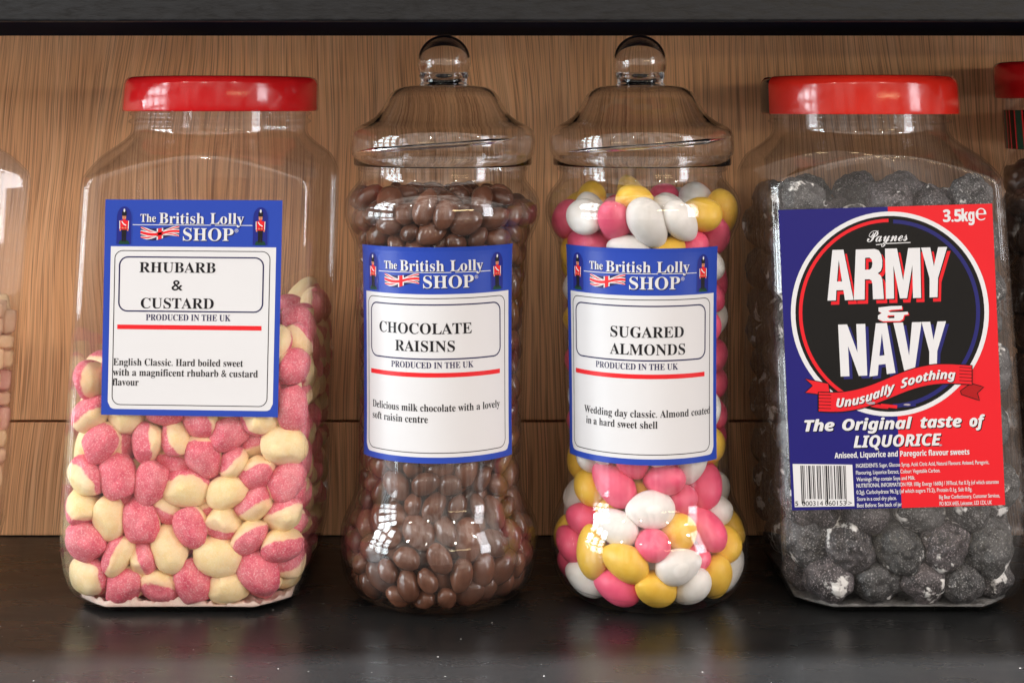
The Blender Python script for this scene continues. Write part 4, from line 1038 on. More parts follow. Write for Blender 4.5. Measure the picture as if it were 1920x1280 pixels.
DATA['almond'] = [
-86,-3465,15055,629,606,391,-289,1068,-567,-2787,7181,21,-40,-626,779,1058,-1040,-2766,11086,286,808,161,-490,1058,671,-2648,6301,135,932,70,328,1089,1528,-2542,11448,99,345,-659,-661,1077,
-101,-2964,9701,740,649,-172,36,985,-176,-2917,3846,28,-20,695,719,979,-1639,-2275,4658,87,365,340,862,1052,-1693,-2282,9826,180,125,-731,647,1024,-1258,-3203,1956,226,-88,-903,354,984,
-1108,-2898,12654,57,-276,-716,-639,952,-2245,-1761,11344,397,40,-899,179,1080,2198,-1801,7280,143,483,-400,-766,1080,-2560,-2318,2139,87,-673,-86,-730,998,885,-3365,1877,872,-470,-138,6,937,
1369,-3229,15081,788,407,454,83,984,-1561,-2640,3152,58,228,438,868,947,-840,-3018,13874,139,-56,-936,318,952,-1915,-2139,6366,293,-748,-184,-566,984,-842,-2646,5708,492,682,487,-235,951,
-173,-2881,8414,158,986,-3,-62,956,765,-3086,13752,686,637,-138,323,914,1514,-2579,10006,95,-278,515,-806,945,-1617,-2745,824,122,186,274,936,971,-2564,-1635,14044,24,433,861,265,1062,
1980,-2168,8703,230,-242,597,-729,979,2217,-2267,3007,384,-148,-911,-6,981,-1450,-3047,15170,176,534,-745,359,968,-37,-3060,847,415,-98,-222,-877,1006,2281,-1508,4502,187,-739,-566,-315,1036,
-2661,-2179,15183,392,-731,553,-82,1021,970,-2694,2926,667,-560,58,-489,1027,1532,-2663,12788,911,-317,-152,217,941,-1736,-2375,7993,717,-480,-167,-478,905,452,-2638,4933,339,-8,272,900,937,
1595,-2115,5460,131,-525,-212,814,1028,-2338,-1487,8693,535,-834,119,-63,942,58,-2885,11689,398,-219,-742,492,906,1472,-2770,879,361,-261,121,887,942,-158,-3192,2631,557,-34,-122,821,903,
2372,-2115,15323,510,-47,-182,839,1062,1016,-2391,7699,202,749,584,238,991,-2377,-1772,12781,136,-457,-879,-5,971,2588,-2071,1012,503,470,716,-115,962,-2728,-1123,9983,427,-603,194,-645,1015,
2674,-1363,13190,168,-833,-476,224,1039,-2638,-1110,4290,347,-490,-714,360,970,-2869,-1227,3127,454,82,153,874,920,2216,-1538,10526,166,299,793,-504,1053,-2760,-1582,848,127,237,335,903,936,
-3360,389,15003,719,-107,-438,529,1039,-2821,-605,7724,479,448,437,615,1011,3501,-136,15258,709,27,602,366,1039,2371,-1178,11972,200,-24,-976,83,1084,-543,-2293,15846,159,556,-805,133,1092,
2967,-966,14432,447,613,-649,-49,1072,2635,-1210,5943,595,-585,-189,518,943,-3326,-1008,2102,346,-382,-800,307,919,2838,-879,9414,405,361,-493,-680,957,2746,-1336,2163,210,-121,-363,900,1052,
1034,-2072,3991,203,456,866,13,947,-2390,-954,5598,175,521,-722,-421,1067,460,-1990,10630,58,-276,913,-296,1065,171,-2153,13060,647,160,174,-725,1065,-2829,135,6617,726,-78,98,-677,928,
1883,-2155,14121,625,-30,-232,745,968,2419,1003,15730,297,514,620,512,1059,573,-1891,9101,716,427,-371,-409,1092,-3016,-483,12224,266,602,678,327,945,-2910,-341,10981,784,-187,-211,-553,957,
-2711,410,5272,561,595,8,576,1083,2526,-1046,3376,145,-9,123,982,958,-3029,-240,13571,372,-586,-718,56,1007,3207,-755,1085,522,-96,842,-96,985,-843,-1553,8438,273,-613,258,-695,1067,
1533,-2073,1894,887,119,-124,-429,962,2789,-294,8292,813,50,-131,565,1000,3215,-217,2645,519,768,-58,-370,962,-2214,753,15726,465,-574,-299,603,1022,1092,1950,15688,590,-197,-356,697,1040,
-280,2386,15643,32,-600,-178,-780,1093,-2713,367,3757,890,65,-193,407,1092,-3102,-15,938,412,-273,72,-866,1091,911,-1987,15229,812,138,486,292,1021,2679,-310,7075,813,273,-19,-514,992,
2671,-345,10736,317,-144,749,564,1077,-2378,-708,15199,482,-419,-361,-680,1022,-2660,43,8949,171,-939,258,151,993,3004,154,12497,77,-700,-238,-670,1070,670,-1719,11947,82,-262,230,934,992,
-1444,-1542,3515,137,34,-573,-807,910,-342,-1608,4238,322,444,-21,836,959,2801,-134,4055,703,-248,-244,-621,967,-49,-2317,1774,82,65,-67,-992,957,-1129,-1673,13318,722,-500,-46,476,1004,
-3438,571,2112,659,259,-637,-306,948,-1644,-990,6994,286,624,577,-442,1093,-886,-1825,12120,61,150,-255,-953,935,1314,439,15258,433,-209,-567,-669,922,-1287,-1500,14898,633,480,-28,607,1046,
-2704,891,12884,367,-917,-126,88,978,-82,-2307,14455,592,773,124,-191,962,-330,-1564,6634,30,744,-298,-597,1085,-2531,2346,15386,939,107,-108,310,1054,2742,480,6118,647,-71,-373,661,1029,
-2629,1129,8121,173,704,96,682,1090,-1167,115,15268,239,-754,-577,-202,963,-1519,-1707,2217,601,-693,339,-209,997,2481,794,4819,737,-458,-235,438,1025,1203,-1234,6493,594,-722,23,354,1065,
-2689,1282,10018,651,-226,-723,45,977,1650,-1023,8793,474,-761,-443,7,904,-1763,-604,11829,356,640,-676,86,1052,-2869,1530,2718,291,634,-711,86,996,-1028,-1258,5571,439,-116,245,-856,995,
3279,1048,2150,238,721,-218,-614,1045,367,-1298,5320,453,308,698,461,975,-2651,959,11563,542,303,382,684,1055,-253,-1450,2761,784,116,-309,-525,1051,1484,-372,7595,706,438,-437,-343,1037,
1290,-1259,13284,477,-649,579,-130,950,-1625,2,12914,353,-57,-207,-911,1030,2776,889,10805,525,597,-394,461,989,370,-1075,7782,384,-692,-376,481,924,-6,-483,15459,832,89,25,548,1010,
-1520,-853,9586,630,272,-723,-80,1091,-1877,-724,1053,805,-344,302,378,1017,2752,1051,7575,588,63,777,215,905,-990,3367,15088,400,-863,-99,292,982,-1391,-294,3302,154,-198,469,-847,1073,
-2732,1570,14087,812,322,461,158,1026,-686,-1387,938,742,403,253,472,1082,2669,1608,13515,177,396,567,700,990,-381,-1281,9806,742,-387,-314,448,918,1178,-769,4264,330,779,129,-517,943,
2589,1380,3394,155,-903,316,-244,928,2421,1581,8996,521,-121,-449,716,1031,2222,2685,15226,393,808,-58,-435,1065,2644,505,14192,237,188,-675,673,944,1920,-955,931,489,610,609,137,985,
-714,-1449,10989,389,195,451,-779,900,-2241,1438,6449,579,-49,611,538,995,-1386,-651,14004,979,121,-47,157,962,1580,-565,14659,152,505,574,-627,1015,-2737,1744,1112,403,542,43,736,1091,
1106,-1034,2835,587,98,251,764,1093,664,-1509,839,693,-7,-254,-674,965,-1195,224,6132,600,329,-447,576,1083,3205,1366,14872,815,353,-428,-164,936,-2105,1837,4920,4,500,-727,-471,1056,
1964,-235,13190,348,-518,615,482,927,-1466,-614,4600,695,-8,160,-701,1020,-1954,254,10335,386,-81,910,-132,961,2788,469,792,78,-97,991,57,947,586,410,8267,308,-433,-402,746,935,
-1707,107,7719,441,397,801,-81,1029,164,1057,15186,190,-292,-207,-914,942,218,-1091,14302,168,-981,70,72,1008,-1957,2215,3587,667,-617,-314,274,1011,-2047,472,14219,705,-303,527,364,966,
-2404,-208,2461,751,55,231,-616,961,2137,258,9365,792,582,-67,172,1013,-1103,-212,1893,558,-260,23,-788,1019,-2264,2132,12660,34,-557,563,609,940,1562,-146,5486,50,459,807,367,1033,
2545,1638,12070,803,377,-380,-263,1005,2762,1857,1112,26,745,321,584,974,-1834,2295,9335,537,771,74,335,1017,-1163,1346,14911,549,226,583,-555,1012,94,-161,3757,639,-49,184,-745,1085,
-426,-69,7395,22,-446,864,-233,993,-695,-360,10729,499,-861,-16,92,949,679,3384,15090,914,-336,209,-91,1019,2125,2650,2346,233,593,502,-585,1070,-88,233,5006,979,51,-198,-22,1002,
332,-237,6315,261,-14,775,-575,1061,840,-609,9667,327,625,637,-312,960,-1922,2144,10924,117,585,124,793,1018,2015,-21,1854,277,136,-542,-782,1036,-1554,944,2820,149,378,-72,911,1027,
1729,2152,4062,860,-235,-230,-391,1087,1714,232,3286,492,-761,117,406,979,2071,1869,5804,190,588,76,-783,1044,-525,2559,5146,171,-402,887,-149,1036,-1360,2580,6135,594,-745,-213,217,902,
1475,963,6747,189,-789,574,112,1022,-394,-224,8740,275,207,565,750,1059,1067,-666,11098,127,-39,167,977,1095,14,830,12630,88,-33,850,518,1057,-23,-279,13328,975,119,-100,156,1063,
968,740,13879,735,-622,166,-211,996,351,-655,1746,883,-90,12,-461,1002,-546,-344,12038,562,168,452,672,970,813,-323,12291,62,-530,785,-314,1017,1141,51,801,329,121,-358,-865,919,
1952,367,11725,548,438,-491,-515,926,-346,368,14349,906,-327,-151,-221,966,-125,508,9853,980,152,127,-32,1063,-114,515,851,788,142,161,577,1045,1389,516,10483,230,-798,-499,-248,980,
-58,614,2670,738,102,-2,-667,1063,117,638,11198,875,-447,-91,-162,1022,844,666,1680,654,-176,339,653,919,1151,697,4524,727,52,42,683,940,-2264,832,1808,803,212,-53,554,903,
1676,840,8105,605,715,-351,10,940,-1571,945,9304,547,-318,773,53,1048,1726,961,12821,794,212,60,567,903,-1477,983,857,585,113,-92,-798,1091,42,1010,6565,172,409,27,-896,947,
-1222,1010,4084,8,-748,659,-74,982,-809,1012,8018,328,925,-45,-185,906,-1122,1125,5299,261,75,365,-890,934,-1394,1127,11825,608,-93,-745,259,1092,1787,1289,2291,84,-285,77,-952,1079,
-1285,1341,13420,916,109,-51,-384,982,1104,1342,9164,437,331,836,-41,1056,800,1386,3461,52,499,846,-179,950,645,1412,5582,336,-916,91,-201,1075,1557,1431,863,256,-887,261,-282,945,
-402,1442,9051,594,-726,345,-5,948,1184,1445,11985,45,-835,-543,-84,901,-43,1494,4349,36,859,-510,-21,912,1657,1565,14521,197,39,770,606,976,-999,1594,6783,5,-622,224,750,973,
-674,1651,1876,778,103,16,-620,978,532,1723,10280,295,-301,374,826,1078,-785,1736,10522,641,32,753,146,920,196,1775,7826,245,-35,-748,615,948,-91,1809,11787,71,292,-249,921,1019,
2069,1883,10522,658,74,583,-471,1036,726,1889,13074,645,646,-369,173,985,713,1904,1914,455,-52,-766,-450,969,-98,1908,14124,228,968,-54,88,984,-713,1957,3144,855,-377,-221,-278,976,
1911,2062,7785,504,-196,-822,-177,991,-1727,2133,7810,112,451,102,-880,1054,-11,2279,859,969,120,66,203,1080,-1942,2444,2179,589,584,-334,-448,989,-4,2514,6456,141,797,494,318,1024,
-869,2514,12898,116,-918,351,-144,1004,1240,2533,6543,782,236,-541,-200,910,882,2546,4955,116,378,15,-918,1032,-1535,2583,14187,467,-237,-286,-803,1073,1669,2584,12633,73,366,810,-452,924,
1317,2651,9539,563,-230,726,321,996,1002,2733,11139,303,-251,424,816,1091,-288,2755,8774,157,987,-1,28,1090,839,2758,7810,15,606,53,-794,913,1624,2774,862,284,-81,-190,936,905,
1387,2781,13884,110,-306,-424,845,1037,
]
DATA['rhubarb'] = [
-2842,-4315,5038,569,-650,417,283,1063,-2755,-4327,7660,648,483,400,-433,1052,4037,-4346,6228,749,652,116,-11,1044,1455,-4259,2070,613,778,35,-132,1075,3177,-4229,1493,171,-234,-710,-642,1055,
37,-4293,4584,486,866,105,-50,1069,-2945,-4336,9182,786,-582,-150,-149,1044,-1771,-4323,3324,303,-409,-546,-666,1030,4320,-4282,7693,592,-148,-735,-294,1020,1833,-4357,8076,66,144,598,-786,995,
-529,-4313,2292,407,289,-626,599,988,491,-4126,1010,458,-211,-571,-647,1014,-966,-4356,7738,44,21,-790,-611,978,-3962,-4326,2594,129,-172,-544,-811,1013,3433,-4299,10046,282,318,313,-849,1012,
712,-4338,5798,692,-506,347,381,1000,-1447,-4359,4867,492,-623,-344,-501,983,-3646,-4368,6324,659,-636,-207,-344,985,-3094,-4376,3544,670,484,450,-338,941,-2393,-4123,857,776,-604,-28,-181,977,
3081,-4159,7332,267,-140,353,-886,1055,4260,-4350,4872,624,-626,-437,-166,942,2326,-4250,10628,973,-51,-194,118,1008,1774,-4332,6674,813,-552,-147,115,965,329,-4369,3195,222,-385,-601,-664,936,
403,-4095,7236,765,-491,234,-344,1082,-4180,-4180,7407,119,891,-356,256,1053,-3900,-3836,1287,574,740,-273,-218,1081,-4223,-4311,5045,361,-26,-858,364,976,-1670,-4106,6314,634,177,638,400,1079,
1736,-4388,4449,634,765,-110,29,923,491,-4088,8549,457,-146,-362,799,1066,4125,-4163,2443,906,-228,-60,351,1003,1955,-4117,792,485,872,59,36,943,-4256,-3971,8685,286,-487,473,-676,1069,
-2648,-4252,2155,531,-63,841,-74,966,2973,-4289,4006,56,955,-133,260,978,1702,-4125,3299,914,43,88,393,1032,995,-4288,9745,63,-963,-118,-236,954,4316,-4101,9229,487,303,-474,-668,1035,
2204,-4166,9362,254,362,-538,-718,1001,2838,-4338,2800,108,-274,293,909,924,-832,-4041,782,295,-123,-221,-921,953,3255,-4291,8614,319,721,-54,-614,940,4117,-4165,3586,174,311,931,-72,991,
3042,-4349,5186,247,-160,363,884,923,-523,-4243,6496,345,472,20,811,924,-4304,-4086,3869,621,248,-48,742,989,-1499,-4153,9637,39,843,-485,231,966,-1894,-3748,8541,135,-11,1,991,963,
-651,-4103,8905,529,-533,501,-431,949,1927,-4129,5562,266,-772,519,-254,924,-1587,-4133,1862,481,452,-725,-197,912,4308,-3271,10173,213,811,429,-336,926,4275,-2261,10556,521,-291,-539,-595,968,
-819,-3632,3822,41,-254,-30,-966,1030,2484,-1787,10840,948,30,-55,-311,993,202,-3223,9625,920,388,-37,-47,1007,-553,-3706,5485,25,-83,-239,-967,925,-2795,-3529,6419,57,747,67,-659,1031,
4342,1379,10886,591,488,-527,-367,989,3967,-3163,1687,103,-8,-948,-302,1053,2943,-3510,6322,155,-134,978,34,1008,3575,4235,11023,887,-94,-442,91,1063,-137,-1908,9913,881,49,-316,-348,966,
3968,-2211,794,102,496,862,32,1023,3124,1424,10797,62,-780,621,52,1027,4354,-2330,5315,731,-25,-645,220,1004,-1362,-1107,9596,909,87,-239,-329,924,4295,-210,9380,629,-118,-718,275,1078,
-3060,3448,9060,79,-956,-125,-252,972,-4378,-3340,5928,710,170,-683,29,977,4110,-2998,2943,954,-132,-249,105,1007,-1947,-3462,7494,873,416,15,-255,962,687,-3479,3781,194,-183,1,964,910,
3022,-3176,812,142,136,102,975,1029,4315,3323,10760,545,148,-660,-495,1020,-4033,-2492,8873,204,-130,-902,359,1089,4029,-2157,3928,17,-88,-256,962,1068,1279,-2224,10011,81,241,-205,-945,1067,
844,-1097,10175,82,99,501,-856,910,3669,6,10597,198,162,964,-78,981,4306,-3312,6833,405,-635,390,530,960,4301,-2382,9049,285,527,383,703,1059,-1144,-2374,9190,1,983,-89,-160,1061,
4172,-2453,7746,163,61,977,120,921,1492,-3200,9141,425,382,-397,-719,1034,1863,1812,10439,191,196,-919,-283,1053,-2601,-3482,4077,97,-201,-429,-875,972,-1781,-3219,4956,88,209,-896,383,1068,
4145,-514,2135,9,398,5,-917,1019,1069,-3354,5016,241,-758,572,202,950,4097,-167,6652,158,-5,-913,-376,978,-2793,-417,9156,273,903,-329,-39,1001,4375,1074,6492,398,538,122,733,923,
4315,-46,5471,320,-624,-674,232,992,2475,-3367,8425,97,610,388,684,916,4154,-1364,8286,290,-54,652,-698,988,4165,-929,3593,468,798,295,-240,987,4208,-134,4363,946,3,261,190,927,
-337,1961,9702,360,433,360,744,1019,4139,324,938,801,17,-499,-331,985,4270,-1778,1741,45,-697,-653,293,918,-714,-3100,8045,260,-923,284,28,1088,4134,2040,7640,879,265,204,339,1046,
4308,2400,9898,608,61,152,777,934,4124,2861,6756,926,307,139,169,987,4134,-283,7900,36,295,-505,810,1004,4238,1117,9705,899,-157,392,112,930,4204,991,1968,639,-291,24,712,1047,
-712,-3152,1659,876,-143,215,-406,1068,4260,2624,1842,693,152,-66,-702,967,-4353,3428,8362,793,57,-602,-72,976,4220,-2130,6708,11,449,-823,-349,975,-3246,-3245,7876,282,732,-298,544,1004,
-2867,-1734,8970,883,-192,-194,-381,1071,-1767,-3114,907,190,-150,-542,-805,1028,3919,-3333,4369,19,-99,77,992,1017,4303,1409,5404,261,-556,-766,-192,928,4036,-1203,6017,792,602,-99,42,1013,
69,-3405,2692,212,-18,-504,837,990,-1427,-3315,2881,446,833,52,-323,946,4270,1586,3207,536,299,271,-742,982,4118,2097,8843,152,311,-938,7,1051,4115,1000,4217,187,16,-810,-556,965,
810,-3189,1764,262,-960,-32,-93,951,4016,2101,4506,686,-727,34,1,1057,4201,758,8588,229,-196,-953,24,920,4282,3045,3774,95,-616,-729,-285,1003,-3578,-3274,5001,158,852,-70,495,973,
4025,262,3158,982,70,-151,89,1069,4074,-1727,2839,56,-110,-982,145,990,3643,-3294,8242,298,-900,177,-265,984,4105,3341,7839,914,-364,-169,-64,982,4226,3475,2789,4,919,-363,-155,919,
1396,-3194,7844,57,-232,206,-949,1081,2178,-3342,4279,851,-437,-224,-187,1053,4159,-1249,4811,237,-58,-446,861,921,4096,3418,9083,140,86,821,547,1025,2154,-2752,5334,174,352,919,43,1027,
4159,3206,4945,180,55,979,-75,945,2430,-3282,2045,279,180,875,-352,1044,556,4044,9743,422,-300,-645,563,1053,1585,-2893,831,262,739,620,-37,1016,4113,4360,5138,694,-657,268,126,1021,
-4259,-2569,3961,439,-313,-90,-837,993,3708,-3397,5477,83,-147,-20,985,983,4225,4383,9751,458,702,335,-430,959,317,-3185,6174,124,-30,-990,58,1078,4348,4322,3699,1,515,372,772,930,
-3247,-3006,789,281,-277,-205,896,922,741,2374,9831,762,218,-422,-439,997,2693,-795,10080,231,-188,626,721,1010,3910,1704,829,21,-940,-292,-177,1015,3780,-825,843,850,-527,18,-18,1001,
-4316,-3114,2776,689,273,-666,-87,1061,4154,4303,6878,222,-388,-435,-782,1064,-948,-3007,6862,564,-106,473,-669,942,269,-2611,7254,269,904,-293,-155,1042,-4339,-2803,7516,729,5,-656,-197,1042,
4132,4357,8343,46,259,706,-657,982,-739,4307,9213,488,-310,591,562,1059,1713,-2987,6528,399,-344,294,-797,1034,-646,359,9650,315,887,239,238,924,3791,3060,836,867,368,122,313,1073,
4047,-1177,10126,517,-484,638,302,998,1289,-2842,2892,155,236,133,950,1071,3994,4137,1859,338,-55,-506,792,1065,-3578,-2494,6337,726,295,-523,335,1061,-3298,-3142,1991,589,-320,-111,-733,955,
2925,-3041,3311,773,-163,-139,597,1013,-2292,-2641,2299,487,-71,-865,103,1073,3971,3553,5941,23,-992,91,82,915,-2569,-2305,5669,492,-375,716,-323,1038,-3482,1781,8443,534,538,-81,647,1089,
-3694,4398,8645,262,-233,757,551,947,1076,-2063,6090,98,486,-13,869,993,-4314,240,4951,198,-613,-106,757,1047,3358,-3194,9330,877,-113,-221,-410,970,-4330,2240,7787,89,-771,192,601,969,
-4304,-1174,3563,723,-79,-641,245,1083,-4207,-2431,1232,686,75,-691,-215,967,-4226,-1180,1495,86,695,-47,713,1046,2420,-2991,9978,727,-348,-21,-592,919,2274,472,10217,331,-471,-148,804,1080,
-4291,1433,2347,256,-699,96,-660,1061,-4345,925,7784,535,248,735,334,957,-4315,-1496,6699,54,-689,192,-697,1044,-4265,3066,4938,344,-720,447,405,1013,-4300,-103,6751,6,-682,-193,-705,1082,
-2180,-2503,6850,215,258,-29,941,1024,-4310,201,1848,669,257,690,99,953,-4308,1794,3945,189,590,236,749,1059,-4343,-1227,8231,312,610,501,529,1007,-4304,-1987,5201,317,659,-462,-503,1084,
-4399,3220,6877,743,22,649,162,923,-4311,2681,2787,794,93,596,-80,1025,-4298,4128,3052,183,547,-561,-593,1049,-4296,255,3332,439,-537,-716,79,1018,-3185,-3229,3168,110,875,-365,-298,921,
-2092,-2462,8223,510,-302,-519,-616,1000,1263,-1877,7340,308,902,-252,-170,1030,772,989,9748,114,-109,963,219,987,-4211,2252,6109,422,607,475,-478,1069,-4354,1064,6202,76,564,105,816,925,
-2423,-2090,994,68,-509,274,-813,1006,-4217,4246,6056,70,913,159,370,994,-4267,4256,4551,15,-521,174,-835,1032,3154,-2035,9875,349,72,106,929,982,-4291,3703,1691,241,-779,-233,530,968,
-4267,2508,1220,647,79,-750,111,918,-1029,-2569,5716,67,-156,-270,-948,1063,-4071,1222,873,753,-444,407,-265,984,-223,-2236,2317,160,266,541,782,1002,-1926,3324,8621,646,591,358,325,962,
78,-1537,1397,122,25,991,-46,964,-1447,-2014,2861,226,539,580,567,962,3758,723,7474,851,510,-99,70,999,385,-2364,8676,302,516,-250,761,1082,631,-1528,2575,201,-851,410,-260,921,
-4056,4316,7361,31,105,-364,925,1022,2755,-2643,7256,52,-893,446,-39,1045,3176,3062,10295,297,-879,7,374,983,270,-2775,805,843,140,-38,518,1039,-4000,1467,5086,50,-40,-964,-257,934,
-1747,315,8813,697,-70,-659,-274,1035,-3074,-2333,4363,439,-761,357,319,1044,-193,-2958,4560,181,133,578,784,1004,-61,-1372,8138,775,-42,421,-470,1002,1888,3099,9994,958,-78,258,95,1061,
3355,-1293,7076,204,906,238,286,1078,-1189,2407,8749,648,-299,-440,-545,1008,-3893,-145,731,337,3,130,933,914,3156,-2258,6051,906,288,302,67,992,1573,-1946,8417,40,-787,606,-107,911,
-1573,-2540,3876,125,51,323,-937,988,2987,-2129,2271,77,269,195,940,1059,-1679,-1753,5008,169,-515,-587,-601,941,2594,-953,1718,146,60,-85,-984,1077,319,-2066,5222,405,588,-677,-177,1023,
-1428,-1461,1729,512,-73,-96,-851,1024,-3269,-1399,817,432,291,-464,-717,962,-3219,-464,3708,54,260,291,919,963,3563,2302,2681,284,48,211,-934,966,945,-2503,4223,698,-667,90,-244,940,
-1736,-1279,8468,179,-934,278,-135,1051,2908,-2236,8417,0,-154,701,696,974,2666,-1837,908,490,672,553,52,1009,-3632,-2080,2540,326,582,461,-585,1057,-3201,1757,2751,498,-646,-56,-575,1012,
-3593,-792,2681,804,232,-356,-417,936,-3626,-738,4857,559,-644,-488,186,925,-2712,4248,7962,776,156,-609,-54,1023,2043,-2152,3531,576,-345,-396,-626,991,-471,-1153,3149,21,388,915,111,1023,
3049,-2367,4689,940,-10,-318,-127,1004,-3363,3101,7776,233,792,-451,339,1074,2659,-1388,5340,952,-186,150,193,1073,-85,3300,8917,558,-224,-417,-682,1071,3141,1827,9755,859,122,-11,497,939,
1247,-213,9642,987,-54,-80,-127,950,-190,-707,9361,185,-949,-195,-165,978,-124,-2419,3471,225,-136,206,-943,940,1560,-2107,1833,41,994,-101,-30,1060,-1021,-2034,785,37,-311,-942,121,1010,
-301,-1971,6374,164,967,-91,-174,926,-3297,-1910,7709,60,-518,-603,604,1047,-2604,-1749,3376,253,-61,-70,963,920,-431,-1744,4320,206,405,-789,414,935,1542,-1706,4723,243,129,-509,815,925,
-1069,-1688,7445,650,194,-545,-493,1069,2115,-1636,9283,702,-431,340,-453,924,-1666,-1501,6270,216,-115,-920,306,943,1329,-1476,822,955,140,-73,252,1060,1998,-1448,6465,433,-237,-266,828,941,
-2704,-1416,2087,495,-516,-315,-624,977,2345,-1353,7812,279,420,466,-727,959,-3336,-1350,5970,789,22,-602,122,992,1012,-1321,3725,981,110,-33,157,1088,2743,-1308,3961,296,236,-580,721,1018,
-2669,-1224,4587,358,-620,338,611,975,-2396,-1211,7255,135,837,-435,303,974,942,-1180,9044,573,-232,76,782,971,-1596,-1124,3808,90,327,935,-102,964,-613,-1120,5571,473,-469,667,334,1018,
1743,-1037,2728,243,-792,553,93,1015,106,-983,6983,192,-897,348,193,1030,3196,-954,8950,545,185,-367,-731,1065,807,-840,5819,30,992,-72,-98,1044,-2129,-786,812,753,-526,221,-328,944,
1001,-784,1827,91,-333,-938,-36,911,1048,-722,7847,801,-573,145,-96,989,-1965,-692,2649,162,-22,-924,345,1058,3012,-656,2851,108,197,509,831,1002,-1577,-641,5012,731,-142,667,-11,912,
-3295,-618,7896,126,310,603,-724,1084,1845,-605,4866,690,-1,691,-216,927,-889,-599,795,836,143,-39,-528,1029,729,-561,4718,674,-104,122,-721,973,-2563,-508,5682,314,-247,-73,914,973,
]
